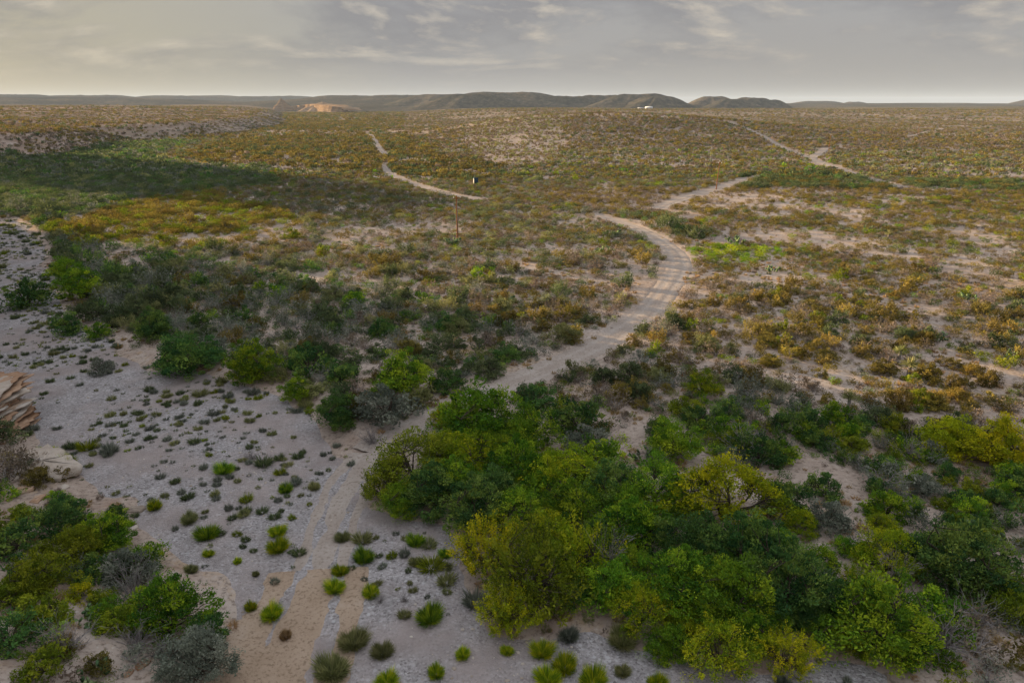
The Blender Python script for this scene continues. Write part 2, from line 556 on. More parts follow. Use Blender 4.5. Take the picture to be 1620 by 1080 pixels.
gr = mixc(nt, sandm, peb, mixc(nt, tex_noise(nt, P, 5.0, 4, 0.7), (0.245, 0.20, 0.185), (0.35, 0.295, 0.275)))
gr = mixc(nt, 1.0, gr, ramp(nt, [(0.3, 0.82), (0.7, 1.1)], tex_noise(nt, P, 0.5, 4, 0.6)), 'MULTIPLY')
GRAVEL = finish(m, nt, gr, 0.9, maths(nt, 'SUBTRACT', 1.0, pv.outputs['Distance']), 0.9, 0.06)

m, nt = new_mat('road_dirt')
P = pos_node(nt)
a = tex_noise(nt, P, 0.3, 5, 0.6)
c = tex_noise(nt, P, 4.0, 5, 0.7)
rc = ramp(nt, [(0.3, (0.26, 0.205, 0.17)), (0.55, (0.345, 0.29, 0.25)), (0.75, (0.43, 0.375, 0.335))], maths(nt, 'ADD', maths(nt, 'MULTIPLY', a, 0.6), maths(nt, 'MULTIPLY', c, 0.4)))
rut = attr(nt, 'rut')
rc = mixc(nt, maths(nt, 'MULTIPLY', rut, 0.35), rc, (0.43, 0.38, 0.34))
rc = mixc(nt, ramp(nt, [(0.36, 0.6), (0.46, 0.0)], c), rc, (0.17, 0.125, 0.09))
ROADM = finish(m, nt, rc, 0.95, c, 0.6, 0.08)

m, nt = new_mat('track_sand')
P = pos_node(nt)
a = tex_noise(nt, P, 0.35, 5, 0.6)
c = tex_noise(nt, P, 4.5, 5, 0.7)
tcol = ramp(nt, [(0.3, (0.27, 0.19, 0.13)), (0.55, (0.37, 0.275, 0.20)), (0.75, (0.44, 0.35, 0.28))], maths(nt, 'ADD', maths(nt, 'MULTIPLY', a, 0.6), maths(nt, 'MULTIPLY', c, 0.4)))
tcol = mixc(nt, ramp(nt, [(0.38, 0.6), (0.47, 0.0)], c), tcol, (0.16, 0.11, 0.075))
SANDM = finish(m, nt, tcol, 0.95, c, 0.7, 0.08)


def rock_mat(name, lo, mid, hi, scale=1.0, strata=7.0):
    m, nt = new_mat(name)
    tcn = N(nt, 'ShaderNodeNewGeometry')
    mpn = N(nt, 'ShaderNodeMapping', inp={'Scale': (0.25, 0.25, strata)})
    nt.links.new(tcn.outputs['Position'], mpn.inputs[0])
    s_ = tex_noise(nt, mpn.outputs[0], 0.9 * scale, 5, 0.65, 0.4)
    n_ = tex_noise(nt, tcn.outputs['Position'], 1.6 * scale, 6, 0.7)
    f = maths(nt, 'ADD', maths(nt, 'MULTIPLY', s_, 0.6), maths(nt, 'MULTIPLY', n_, 0.4))
    oi = N(nt, 'ShaderNodeObjectInfo')
    f = maths(nt, 'ADD', f, maths(nt, 'MULTIPLY', maths(nt, 'SUBTRACT', oi.outputs['Random'], 0.5), 0.22))
    return finish(m, nt, ramp(nt, [(0.32, lo), (0.5, mid), (0.68, hi)], f), 0.9, f, 0.8, 0.12)


ROCK = rock_mat('cliff_rock', (0.17, 0.085, 0.045), (0.36, 0.23, 0.15), (0.50, 0.38, 0.29))
ROCKP = rock_mat('pale_rock', (0.24, 0.19, 0.15), (0.42, 0.35, 0.29), (0.54, 0.48, 0.42), 1.0, 1.6)
ROCKF = rock_mat('far_cliff_rock', (0.10, 0.065, 0.042), (0.20, 0.135, 0.085), (0.31, 0.22, 0.145), 0.09, 3.0)

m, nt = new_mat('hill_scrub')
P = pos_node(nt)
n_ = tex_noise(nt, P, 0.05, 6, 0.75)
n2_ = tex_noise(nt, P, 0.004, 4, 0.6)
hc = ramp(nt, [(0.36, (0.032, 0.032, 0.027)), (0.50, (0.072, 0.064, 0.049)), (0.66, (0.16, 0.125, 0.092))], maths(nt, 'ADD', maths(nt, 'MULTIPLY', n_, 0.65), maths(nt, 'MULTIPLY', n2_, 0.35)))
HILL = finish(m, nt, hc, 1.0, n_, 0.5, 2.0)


def plain_mat(name, c, rough=0.7, metal=0.0):
    m, nt = new_mat(name)
    P = pos_node(nt)
    n = tex_noise(nt, P, 3.0, 4, 0.6)
    c2 = tuple(x * 0.75 for x in c)
    return finish(m, nt, ramp(nt, [(0.3, c2), (0.65, tuple(c))], n), rough)


# ------------------------------------------------------------------ ground, river bed, roads
ang = np.concatenate([np.arange(-180, -50, 2.5), np.arange(-50, 50.01, 0.22), np.arange(52.5, 180, 2.5)])
rr = np.concatenate([np.array([0.5, 4, 8, 12, 16]), 19 * (320 / 19) ** (np.arange(290) / 289.0)])
rr = np.concatenate([rr, 320 * (3000 / 320) ** (np.arange(1, 171) / 170.0)])
rr = np.concatenate([rr, 3000 * (24000 / 3000) ** (np.arange(1, 71) / 70.0)])
na, nr = len(ang), len(rr)
AA, RR = np.meshgrid(np.radians(ang), rr)
GX, GY = (RR * np.sin(AA)).ravel(), (RR * np.cos(AA)).ravel()
SD = wash_sd(GX, GY)
GZ = H(GX, GY, SD)
rd = np.full(GX.shape, 1e9)
nearm = (GY > 0) & (np.hypot(GX, GY) < 1600) & (np.abs(AA.ravel()) < R(52))
for nm, wd, L in ROADW:
    rd[nearm] = np.minimum(rd[nearm], line_d(GX[nearm], GY[nearm], L) - wd / 2)
dip = 0.22 * ss(0.6, -0.6, rd) + 0.25 * ss(-0.2, -1.0, SD)
NEARF = np.clip(np.hypot(GX, GY) / 400, 1, 3)
i, j = np.meshgrid(np.arange(nr - 1), np.arange(na), indexing='ij')
j2 = (j + 1) % na
F = np.stack([i * na + j, i * na + j2, (i + 1) * na + j2, (i + 1) * na + j], -1).reshape(-1, 4)[:, ::-1]
mb = MB()
mb.add(np.stack([GX, GY, GZ - dip], -1), F)
me = mb.mesh('ground', [GROUND], smooth=True)
DD = np.hypot(GX, GY)
a = me.attributes.new('scrub', 'FLOAT', 'POINT')
a.data.foreach_set('value', (ss(320, 900, DD) * (0.8 + 0.35 * ss(1500, 3500, DD))).astype(np.float32))
a = me.attributes.new('distant', 'FLOAT', 'POINT')
a.data.foreach_set('value', ss(1800, 3600, DD).astype(np.float32))
gx_, gy_ = GX.reshape(nr, na), GY.reshape(nr, na)
zg = GZ.reshape(nr, na)
slope = np.abs(np.gradient(zg, axis=0)) / (np.gradient(rr)[:, None] + 1e-6)
a = me.attributes.new('rock', 'FLOAT', 'POINT')
a.data.foreach_set('value', np.clip(ss(0.07, 0.2, slope).ravel() + ss(3, 9, GZ) * ss(-120, -240, GX) * ss(330, 400, GY), 0, 1).astype(np.float32))
tag(link('ground', me), 'dry scrubland ground of pale soil and straw reaching the horizon', kind='structure')

keep = (SD < 1.1)[F].all(1) & (np.hypot(GX, GY) < 260)[F].all(1)
used, inv = np.unique(F[keep], return_inverse=True)
zw = ZW + 0.22 * (fbm(GX[used], GY[used], 9, 3, 14) - 0.5) + 0.10 * (fbm(GX[used], GY[used], 1.6, 3, 15) - 0.5)
mb = MB()
mb.add(np.stack([GX[used], GY[used], zw], -1), inv.reshape(-1, 4))
tag(link('gravel_wash', mb.mesh('gravel_wash', [GRAVEL], True)), 'dry gravel river bed winding through the scrub', kind='structure')

for nm, wd, L in ROADW:
    L = np.array(L)
    T = np.gradient(L, axis=0)
    T /= np.linalg.norm(T, axis=1)[:, None]
    Nn = np.stack([T[:, 1], -T[:, 0]], -1)
    across = np.array([-0.72, -0.5, -0.38, -0.25, -0.12, 0.0, 0.12, 0.25, 0.38, 0.5, 0.72])
    prof = np.array([-0.12, 0.0, 0.0, -0.05, 0.0, 0.03, 0.0, -0.05, 0.0, 0.0, -0.12])
    wv = (wd * (0.82 + 0.42 * fbm(L[:, 0], L[:, 1], 9, 2, 44)))[:, None]
    PX = L[:, None, 0] + across[None] * wv * Nn[:, None, 0]
    PY = L[:, None, 1] + across[None] * wv * Nn[:, None, 1]
    hz = H(PX.ravel(), PY.ravel()).reshape(PX.shape)
    far = np.hypot(PX, PY).mean() > 300
    pz = hz + prof[None] + (0.12 if far else (0.035 if L[:, 1].max() < 44 else 0.015))
    nL, nA = PX.shape
    i, j = np.meshgrid(np.arange(nL - 1), np.arange(nA - 1), indexing='ij')
    Fr = np.stack([i * nA + j, i * nA + j + 1, (i + 1) * nA + j + 1, (i + 1) * nA + j], -1).reshape(-1, 4)
    mb = MB()
    mb.add(np.stack([PX, PY, pz], -1).reshape(-1, 3), Fr)
    me = mb.mesh(nm, [SANDM if L[:, 1].max() < 44 else ROADM], True)
    a = me.attributes.new('rut', 'FLOAT', 'POINT')
    a.data.foreach_set('value', np.tile((np.abs(np.abs(across) - 0.25) < 0.02) * 1.0, nL).astype(np.float32))
    tag(link(nm, me), None, kind='structure')


# ------------------------------------------------------------------ far hills, cliffs
def hill(cx, cy, wx, wy, h, top=0.45, seed=0, rot=0.0):
    """one flat-topped scrub hill standing on the plain"""
    nrg, nag = 16, 72
    an = np.arange(nag) * 2 * math.pi / nag
    V = []
    for r_ in range(nrg + 1):
        f = r_ / nrg
        rim = 1 + 0.28 * (fbm(np.cos(an) * 2 + seed, np.sin(an) * 2 + seed * 1.7, 1.0, 3, seed) - 0.5) * 2
        xx, yy = np.cos(an) * f * rim * wx, np.sin(an) * f * rim * wy
        prof = 1 - float(ss(top * 0.55, 1.0, f)) ** 0.72
        gul = (fbm(an * 6, np.full(nag, f * 2.5), 1.0, 3, seed + 3) - 0.5) * 0.26 * math.sin(math.pi * min(1, f * 1.02)) ** 1.0
        z = h * (prof * (1 + 0.10 * (fbm(xx, yy, wx * 0.4, 3, seed + 9) - 0.5)) + gul * prof) - (12 if r_ == nrg else 0)
        c, s_ = math.cos(rot), math.sin(rot)
        V.append(np.stack([cx + xx * c - yy * s_, cy + xx * s_ + yy * c, z], -1))
    V = np.concatenate(V)
    i, j = np.meshgrid(np.arange(nrg), np.arange(nag), indexing='ij')
    Fh = np.stack([i * nag + j, (i + 1) * nag + j, (i + 1) * nag + (j + 1) % nag, i * nag + (j + 1) % nag], -1).reshape(-1, 4)
    mb = MB()
    mb.add(V, Fh)
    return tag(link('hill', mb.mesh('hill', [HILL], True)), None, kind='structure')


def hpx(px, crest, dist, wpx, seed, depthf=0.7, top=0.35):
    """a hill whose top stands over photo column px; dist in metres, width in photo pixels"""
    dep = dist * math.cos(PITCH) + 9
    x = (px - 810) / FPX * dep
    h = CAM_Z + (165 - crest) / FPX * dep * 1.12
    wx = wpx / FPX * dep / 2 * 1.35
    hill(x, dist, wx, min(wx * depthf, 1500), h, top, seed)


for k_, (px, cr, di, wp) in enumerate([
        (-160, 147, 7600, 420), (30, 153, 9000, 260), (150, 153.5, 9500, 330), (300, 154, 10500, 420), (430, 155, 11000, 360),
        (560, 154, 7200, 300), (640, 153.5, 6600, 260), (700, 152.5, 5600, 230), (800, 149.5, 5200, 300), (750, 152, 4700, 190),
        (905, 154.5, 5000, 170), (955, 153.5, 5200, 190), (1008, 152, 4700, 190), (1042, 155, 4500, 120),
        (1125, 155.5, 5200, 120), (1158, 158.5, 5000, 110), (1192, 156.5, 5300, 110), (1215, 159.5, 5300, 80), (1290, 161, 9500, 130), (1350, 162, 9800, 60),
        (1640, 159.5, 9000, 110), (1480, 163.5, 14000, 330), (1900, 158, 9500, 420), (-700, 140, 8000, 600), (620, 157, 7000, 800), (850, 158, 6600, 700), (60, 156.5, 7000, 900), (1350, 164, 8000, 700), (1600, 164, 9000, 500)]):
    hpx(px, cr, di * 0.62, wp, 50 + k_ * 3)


def far_cliff(name, label, pts, z0, z1, seed):
    """ribbed cliff wall following pts (metres) with a talus foot and a scrub cap"""
    mb = MB()
    L = np.array(smooth_line(pts, 22))
    n = len(L)
    T = np.gradient(L, axis=0)
    T /= np.linalg.norm(T, axis=1)[:, None]
    Nn = np.stack([-T[:, 1], T[:, 0]], -1)
    s_ = np.arange(n)
    rib = (fbm(s_, s_ * 0, 2.2, 2, seed) - 0.5) * 30
    hh = z0 + (z1 - z0) * (0.75 + 0.5 * fbm(s_, s_ * 0, 14, 2, seed + 2)) * np.sin(np.clip((s_ + 2) / (n + 3), 0, 1) * math.pi) ** 0.35
    rows = []
    for zf, off in ((-0.35, 26), (0.12, 9), (0.2, 3), (0.55, 1.5), (0.58, -1), (0.95, -2.5), (1.0, -6), (1.03, -60)):
        o_ = off + rib * (1 if 0.15 < zf < 1.0 else 0.5) + (fbm(s_, s_ * 0 + zf * 9, 1.2, 2, seed + 5) - 0.5) * 5
        rows.append(np.stack([L[:, 0] + Nn[:, 0] * o_, L[:, 1] + Nn[:, 1] * o_, z0 + (hh - z0) * zf], -1))
    V = np.concatenate(rows)
    i, j = np.meshgrid(np.arange(len(rows) - 1), np.arange(n - 1), indexing='ij')
    mb.add(V, np.stack([i * n + j, i * n + j + 1, (i + 1) * n + j + 1, (i + 1) * n + j], -1).reshape(-1, 4))
    o = link(name, mb.mesh(name, [ROCKF], False))
    return tag(o, label, 'cliff')


def fx(px, dist):
    return ((px - 810) / FPX * (dist * math.cos(PITCH) + 9), dist)


far_cliff('canyon_cliff', 'long sunlit orange canyon cliff below the far mesa', [fx(540, 2350), fx(522, 2420), fx(500, 2700), fx(478, 2950), fx(455, 3050)], 0, 25, 3)
far_cliff('canyon_cliff', 'short sunlit cliff at the right end of the far canyon wall', [fx(545, 2380), fx(536, 2440), fx(526, 2500)], 0, 16, 13)
# cone-shaped butte and lit spur above the cliff
for nm, lb, px, di, cr, wpx, sd_ in (('butte', 'small pointed sunlit butte standing above the far canyon', 447, 3000, 157.5, 22, 5), ('rocky_spur', 'rocky sunlit spur rising above the long canyon cliff', 512, 2750, 162.5, 52, 8)):
    x, y = fx(px, di)
    h = CAM_Z + (165 - cr) / FPX * di * 0.95
    wx = wpx / FPX * di * 0.95 / 2
    mb = MB()
    nag = 40
    an = np.arange(nag) * 2 * math.pi / nag
    rows = []
    for f, zf in ((1.6, -0.2), (1.0, 0.42), (0.72, 0.55), (0.60, 0.62), (0.40, 0.78), (0.22, 0.93), (0.1, 1.0), (0.0, 1.0)):
        rj = 1 + (fbm(np.cos(an) * 4 + 9, np.sin(an) * 4, 1.0, 3, sd_) - 0.5) * 0.7
        rows.append(np.stack([x + np.cos(an) * wx * f * rj, y + np.sin(an) * wx * 1.5 * f * rj, h * zf * (1 + (fbm(an * 3, an * 0 + f * 3, 1.0, 2, sd_ + 2) - 0.5) * 0.22)], -1))
    i, j = np.meshgrid(np.arange(len(rows) - 1), np.arange(nag), indexing='ij')
    mb.add(np.concatenate(rows), np.stack([i * nag + j, i * nag + (j + 1) % nag, (i + 1) * nag + (j + 1) % nag, (i + 1) * nag + j], -1).reshape(-1, 4)[:, ::-1])
    tag(link(nm, mb.mesh(nm, [ROCKF])), lb, 'butte' if nm == 'butte' else 'rock spur')


# ------------------------------------------------------------------ plants: shapes
def leaves(mb, C, size, rs, upb=0.3, mat=0, tint=None, asp=0.5, bias=None):
    """one small leaf quad at every point of C"""
    n = len(C)
    d = rs.normal(size=(n, 3))
    d[:, 2] += upb
    if bias is not None:
        d = d * 0.75 + bias
    d /= np.linalg.norm(d, axis=1)[:, None]
    e = np.cross(d, rs.normal(size=(n, 3)))
    e /= np.linalg.norm(e, axis=1)[:, None] + 1e-9
    L = size * rs.uniform(0.6, 1.35, n)[:, None]
    a_, b_ = d * L * 0.5, e * L * asp * 0.5
    V = np.stack([C - a_, C + b_ * 1.0 - a_ * 0.1, C + a_, C - b_ - a_ * 0.1], 1).reshape(-1, 3)
    mb.add(V, np.arange(4 * n).reshape(-1, 4), rs.uniform(0, 1, n) if tint is None else tint, mat)


def blades(mb, B, Dv, Ln, wd, rs, droop=0.2, mat=0, tint=None):
    n = len(B)
    Dv = Dv / np.linalg.norm(Dv, axis=1)[:, None]
    S = np.cross(Dv, rs.normal(size=(n, 3)))
    S /= np.linalg.norm(S, axis=1)[:, None] + 1e-9
    Ln = np.broadcast_to(Ln, (n,))[:, None]
    w_ = np.broadcast_to(wd, (n,))[:, None] * 0.5
    M = B + Dv * Ln * 0.55
    Tp = B + Dv * Ln
    Tp[:, 2] -= (droop * Ln)[:, 0]
    V = np.stack([B - S * w_ * 0.6, B + S * w_ * 0.6, M + S * w_, M - S * w_, Tp], 1).reshape(-1, 3)
    i = np.arange(n) * 5
    t = rs.uniform(0, 1, n) if tint is None else tint
    mb.add(V, np.stack([i, i + 1, i + 2, i + 3], -1), t, mat)
    # tips share the same points
    mb.t.append(np.stack([i + 3, i + 2, i + 4], -1) + mb.n - len(V))
    mb.tt.append(np.broadcast_to(t, (n,)))
    mb.mt.append(np.full(n, mat))


def woody(seed, W, Ht, ntip, per, leaf, crad, style):
    """tree or big shrub: stems, limbs, twigs; leaves gathered in clumps at the twig ends. returns (crown, wood) builders"""
    rs = np.random.default_rng(seed)
    crown, wood = MB(), MB()
    R0 = W / 2
    nl = {'open': 5, 'dense': 6, 'sprig': 8, 'low': 7}[style]
    limbs = []
    a0 = rs.uniform(0, 6.28)
    for l in range(nl):
        az = a0 + l * 2 * math.pi / nl + rs.normal() * 0.3
        re = R0 * rs.uniform(0.35, 0.68)
        ze = Ht * rs.uniform(0.45, 0.72)
        t = np.linspace(0, 1, 8)[:, None]
        wob = np.cumsum(rs.normal(size=(8, 3)) * 0.035 * W * 0.3, 0)
        wob[0] = 0
        p = np.hstack([np.cos(az) * re * t ** 1.15, np.sin(az) * re * t ** 1.15, ze * t ** 0.85]) + wob
        p[0, 2] = -0.25
        r_b = 0.022 * W * rs.uniform(0.7, 1.1)
        tube(wood, p, np.linspace(r_b, r_b * 0.3, 8), 5)
        limbs.append(p)
    LP = np.concatenate(limbs)
    lob = rs.uniform(0, 6.28, 3)
    gaps = [(rs.uniform(0, 6.28), rs.uniform(0.35, 0.95) * R0, rs.uniform(0.13, 0.24) * R0) for _ in range(6)]
    for t_ in range(ntip):
        az = rs.uniform(0, 2 * math.pi)
        lump = 1 + 0.16 * math.sin(2 * az + lob[0]) + 0.13 * math.sin(3 * az + lob[1]) + 0.1 * math.sin(5 * az + lob[2])
        f = math.sqrt(rs.uniform(0.0, 1.0))
        r_ = R0 * f * lump * 0.93 * rs.uniform(0.86, 1.14)
        env = Ht * (1 - 0.62 * f ** 2.4) * (0.92 + 0.16 * math.sin(3.1 * r_ * math.cos(az) / W * 4 + lob[0]) * math.sin(2.7 * r_ * math.sin(az) / W * 4 + lob[1]))
        lay = rs.uniform()
        if style == 'open':
            z = env * (rs.uniform(0.80, 1.02) if lay < 0.75 else rs.uniform(0.5, 0.8))
        elif style == 'sprig':
            z = env * (rs.uniform(0.75, 1.1) if lay < 0.6 else rs.uniform(0.2, 0.75))
        else:
            z = env * (rs.uniform(0.82, 1.02) if lay < 0.55 else rs.uniform(0.15, 0.85))
        if rs.uniform() < 0.12:
            z = env * rs.uniform(1.05, 1.22)
        tip = np.array([math.cos(az) * r_, math.sin(az) * r_, max(z, 0.12 * Ht)])
        if any((tip[0] - math.cos(ga) * gr_) ** 2 + (tip[1] - math.sin(ga) * gr_) ** 2 < gs * gs for ga, gr_, gs in gaps):
            tip[2] *= 0.55
        dd = np.linalg.norm((LP - tip) * np.array([1, 1, 1.3]), axis=1) + 3.0 * np.maximum(LP[:, 2] - tip[2], 0)
        b = LP[np.argmin(dd)]
        tt = np.linspace(0, 1, 4)[:, None]
        p = b + (tip - b) * tt
        p[1:3] += rs.normal(size=(2, 3)) * 0.05 * np.linalg.norm(tip - b)
        tube(wood, p, np.linspace(0.007 * W, 0.0022 * W, 4), 3, cap=False)
        tint0 = rs.uniform(0, 1)
        for q in range(2 if style != 'open' else 3):
            cpt = tip if q == 0 else p[2] + rs.normal(size=3) * crad * 0.7
            nn = int(per * rs.uniform(0.5, 1.4) * (1 if q == 0 else 0.6))
            if style == 'sprig':
                up = np.array([tip[0] * 0.35, tip[1] * 0.35, W * 0.24])
                up = up / np.linalg.norm(up)
                ax = rs.uniform(-0.4, 1.0, nn)[:, None] * crad * 2.4
                Cc = cpt + up * ax + rs.normal(size=(nn, 3)) * crad * 0.30
            else:
                g = rs.normal(size=(nn, 3))
                g *= (rs.uniform(0.3, 1.0, nn) ** 0.5 / np.linalg.norm(g, axis=1))[:, None]
                Cc = cpt + g * crad * np.array([1.15, 1.15, 0.75]) * rs.choice([0.55, 0.75, 0.95, 1.25])
            Cc[:, 2] = np.maximum(Cc[:, 2], 0.03)
            ob = Cc - np.array([0, 0, 0.25 * Ht])
            ob = ob / (np.linalg.norm(ob, axis=1)[:, None] + 1e-6) * np.array([0.8, 0.8, 1.0])
            leaves(crown, Cc, leaf * rs.uniform(0.8, 1.55), rs, 0.2, 0, np.clip(tint0 * 0.8 + rs.uniform(0, 0.3, nn) - 0.05, 0, 1), 0.42, ob)
    return crown, wood


def broom(seed, W, Ht, n, wd, up=0.5):
    """clump of upright green stems"""
    rs = np.random.default_rng(seed)
    mb = MB()
    az = rs.uniform(0, 2 * math.pi, n)
    el = np.arccos(rs.uniform(0.02, 1, n) ** (1 - up * 0.5))
    lump = 1 + 0.2 * np.sin(2 * az + rs.uniform(0, 6)) + 0.12 * np.sin(5 * az + rs.uniform(0, 6))
    Dv = np.stack([np.cos(az) * np.sin(el), np.sin(az) * np.sin(el), np.cos(el) + 0.12], -1)
    br = rs.uniform(0, 1, n) ** 0.5 * W * 0.28
    B = np.stack([np.cos(az) * br, np.sin(az) * br, rs.uniform(0.0, 0.1, n) * Ht], -1)
    Ln = rs.uniform(0.42, 0.70, n) * lump * (W * 0.36 * np.sin(el) + Ht * np.cos(el)) * 1.25
    tuft = np.clip(0.5 + 0.35 * np.sin(3 * az + 1) * np.sin(4 * el) + rs.normal(size=n) * 0.22, 0, 1)
    blades(mb, B, Dv, Ln, wd * rs.uniform(0.7, 1.3, n), rs, 0.06, 0, tuft)
    return mb


def twigs(seed, W, Ht, n, r0):
    rs = np.random.default_rng(seed)
    mb = MB()
    for q in range(n):
        az, el = rs.uniform(0, 6.28), rs.uniform(0.15, 1.35)
        L = rs.uniform(0.5, 1.0) * (W * 0.5 * math.sin(el) + Ht * math.cos(el))
        d = np.array([math.cos(az) * math.sin(el), math.sin(az) * math.sin(el), math.cos(el)])
        t = np.linspace(0, 1, 5)[:, None]
        p = d * L * t + np.cumsum(rs.normal(size=(5, 3)) * 0.05 * L, 0)
        p[:, 2] = np.maximum(p[:, 2] - 0.12 * L * (t[:, 0] ** 2) * math.sin(el), 0.02)
        p[0] = rs.normal(size=3) * 0.04 * W
        p[0, 2] = -0.08
        tube(mb, p, np.linspace(r0, r0 * 0.25, 5), 3, cap=False)
        for s_ in range(4):
            b = p[rs.integers(1, 5)]
            d2 = d + rs.normal(size=3) * 0.6
            d2 /= np.linalg.norm(d2)
            e = b + d2 * L * rs.uniform(0.2, 0.42)
            e[2] = max(e[2], 0.03)
            tube(mb, np.array([b, (b + e) / 2 + rs.normal(size=3) * 0.04 * L, e]), np.linspace(r0 * 0.5, r0 * 0.18, 3), 3, cap=False)
    return mb


def scrub(seed, W, Ht, nleaf, leaf, mat=0):
    """small rounded shrub without parts"""
    rs = np.random.default_rng(seed)
    mb = MB()
    k_ = 9
    for c in range(k_):
        az, f = rs.uniform(0, 6.28), math.sqrt(rs.uniform(0, 0.62))
        cc = np.array([math.cos(az) * f * W / 2, math.sin(az) * f * W / 2, Ht * (0.34 + 0.3 * (1 - f) * rs.uniform(0.5, 1.2))])
        nn = nleaf // k_
        g = rs.normal(size=(nn, 3))
        g *= (rs.uniform(0.35, 1, nn) ** 0.5 / np.linalg.norm(g, axis=1))[:, None]
        C = cc + g * np.array([W * 0.24, W * 0.24, Ht * 0.40]) * rs.uniform(0.7, 1.2)
        C[:, 2] = np.maximum(C[:, 2], 0.02)
        leaves(mb, C, leaf, rs, 0.5, mat, np.clip(rs.uniform(0, 0.5) + rs.uniform(0, 0.5, nn), 0, 1), 0.55)
    return mb


def pear(seed, W):
    """prickly pear: flat pads growing from pads"""
    rs = np.random.default_rng(seed)
    th = np.arange(8) * math.pi / 4

    def pad(b, up, n_, s_):
        sd_ = np.cross(up, n_)
        rim = [b + up * s_ * (1 - math.cos(t)) * 0.5 + sd_ * s_ * 0.42 * math.sin(t) for t in th]
        c = b + up * s_ * 0.52
        V = np.array(rim + [c + n_ * s_ * 0.09, c - n_ * s_ * 0.09])
        f = [(i_, (i_ + 1) % 8, 8) for i_ in range(8)] + [((i_ + 1) % 8, i_, 9) for i_ in range(8)]
        mb.add(V, f, rs.uniform(0.2, 0.9))
        return b + up * s_

    out = []
    for c in range(9):
        mb = MB()
        out.append(mb)
        az = rs.uniform(0, 6.28)
        b = np.array([math.cos(az), math.sin(az), 0]) * W * 0.38 * math.sqrt(rs.uniform())
        up = np.array([math.cos(az) * 0.5, math.sin(az) * 0.5, 1.0]) + rs.normal(size=3) * 0.2
        for lv in range(3):
            up = up / np.linalg.norm(up)
            n_ = np.cross(up, rs.normal(size=3))
            n_ /= np.linalg.norm(n_)
            tip = pad(b, up, n_, 0.36 * rs.uniform(0.8, 1.2))
            if lv < 2:
                u2 = up + rs.normal(size=3) * 0.5
                u2[2] = abs(u2[2])
                pad(tip - up * 0.05, u2 / np.linalg.norm(u2), n_, 0.3)
            b = tip - up * 0.04
            up = up + rs.normal(size=3) * 0.45
            up[2] = max(up[2], 0.25)
    return out


def yucca(seed):
    rs = np.random.default_rng(seed)
    n = 110
    az, el = rs.uniform(0, 6.28, n), np.arccos(rs.uniform(-0.25, 1, n))
    mb = MB()
    Dv = np.stack([np.cos(az) * np.sin(el), np.sin(az) * np.sin(el), np.cos(el)], -1)
    B = np.tile([0, 0, 0.75], (n, 1)) + rs.normal(size=(n, 3)) * 0.05
    blades(mb, B, Dv, rs.uniform(0.6, 0.85, n), 0.05, rs, 0.05)
    st = MB()
    tube(st, [(0, 0, -0.15), (0.02, 0, 0.4), (0, 0.02, 0.8)], [0.13, 0.15, 0.12], 6)
    return mb, st


# prototypes ---------------------------------------------------------------------------------
TREE = {'open': [], 'dense': [], 'sprig': [], 'low': []}
for s_ in range(3):
    TREE['open'].append([x.mesh('tree', []) for x in woody(100 + s_, 6.2, 4.3, 95, 56, 0.15, 0.47, 'open')])
    TREE['dense'].append([x.mesh('tree', []) for x in woody(200 + s_, 6.0, 4.0, 100, 105, 0.17, 0.56, 'dense')])
for s_ in range(2):
    TREE['sprig'].append([x.mesh('tree', []) for x in woody(300 + s_, 5.0, 3.4, 150, 46, 0.14, 0.33, 'sprig')])
for s_ in range(4):
    TREE['low'].append([x.mesh('shrub', []) for x in woody(400 + s_, 3.0, 1.75, 46, 64, 0.13, 0.34, 'low')])
for L in TREE.values():
    for c_, w_ in L:
        c_.materials.append(LM['G'])
        w_.materials.append(BARK)


def parted(seed, W, Ht, ntip, per, leaf, crad, style, mname):
    c_, w_ = woody(seed, W, Ht, ntip, per, leaf, crad, style)
    return c_.mesh(mname, [LM['GR']]), w_.mesh(mname, [TWIG])


def joined(seed, W, Ht, ntip, per, leaf, crad, style, mname):
    c_, w_ = woody(seed, W, Ht, ntip, per, leaf, crad, style)
    w_.mq = [x * 0 + 1 for x in w_.mq]
    w_.mt = [x * 0 + 1 for x in w_.mt]
    for a_ in ('v',):
        pass
    off = c_.n
    c_.v += w_.v
    c_.q += [x + off for x in w_.q]; c_.tq += w_.tq; c_.mq += w_.mq
    c_.t += [x + off for x in w_.t]; c_.tt += w_.tt; c_.mt += w_.mt
    c_.n += w_.n
    return c_.mesh(mname, [LM['OL'], TWIG])


MID = [joined(500 + s_, 2.4, 1.35, 30, 30, 0.16, 0.31, ('low', 'sprig', 'low', 'dense')[s_], 'shrub') for s_ in range(4)]
THIN = [parted(520 + s_, 2.2, 1.25, 24, 18, 0.14, 0.34, ('sprig', 'low', 'sprig')[s_], 'brush') for s_ in range(3)]
BROOM = [broom(600 + s_, 1.5, 0.95, 1500, 0.021).mesh('broom', [LM['G']]) for s_ in range(4)]
TUFT = [broom(620 + s_, 0.8, 0.46, 360, 0.02, 0.1).mesh('tuft', [LM['SG']]) for s_ in range(3)]
GRASS = [broom(640 + s_, 0.9, 0.40, 150, 0.024, 0.2).mesh('grass', [LM['ST']]) for s_ in range(3)]
DEAD = [twigs(660 + s_, 2.6, 1.5, 46, 0.022).mesh('dead_brush', [TWIG]) for s_ in range(3)]
PEAR = [[c_.mesh('pads', []) for c_ in pear(680 + s_, 1.7)] for s_ in range(2)]
YUC = [tuple(x.mesh('yucca', []) for x in yucca(690))]
PEARM = leaf_mat('cactus_pad', (0.06, 0.11, 0.05), (0.11, 0.17, 0.08), (0.24, 0.29, 0.13), 0.05)
for me_ in PEAR[0] + PEAR[1]:
    me_.materials.append(PEARM)
YUC[0][0].materials.append(LM['SG'])
YUC[0][1].materials.append(TWIG)


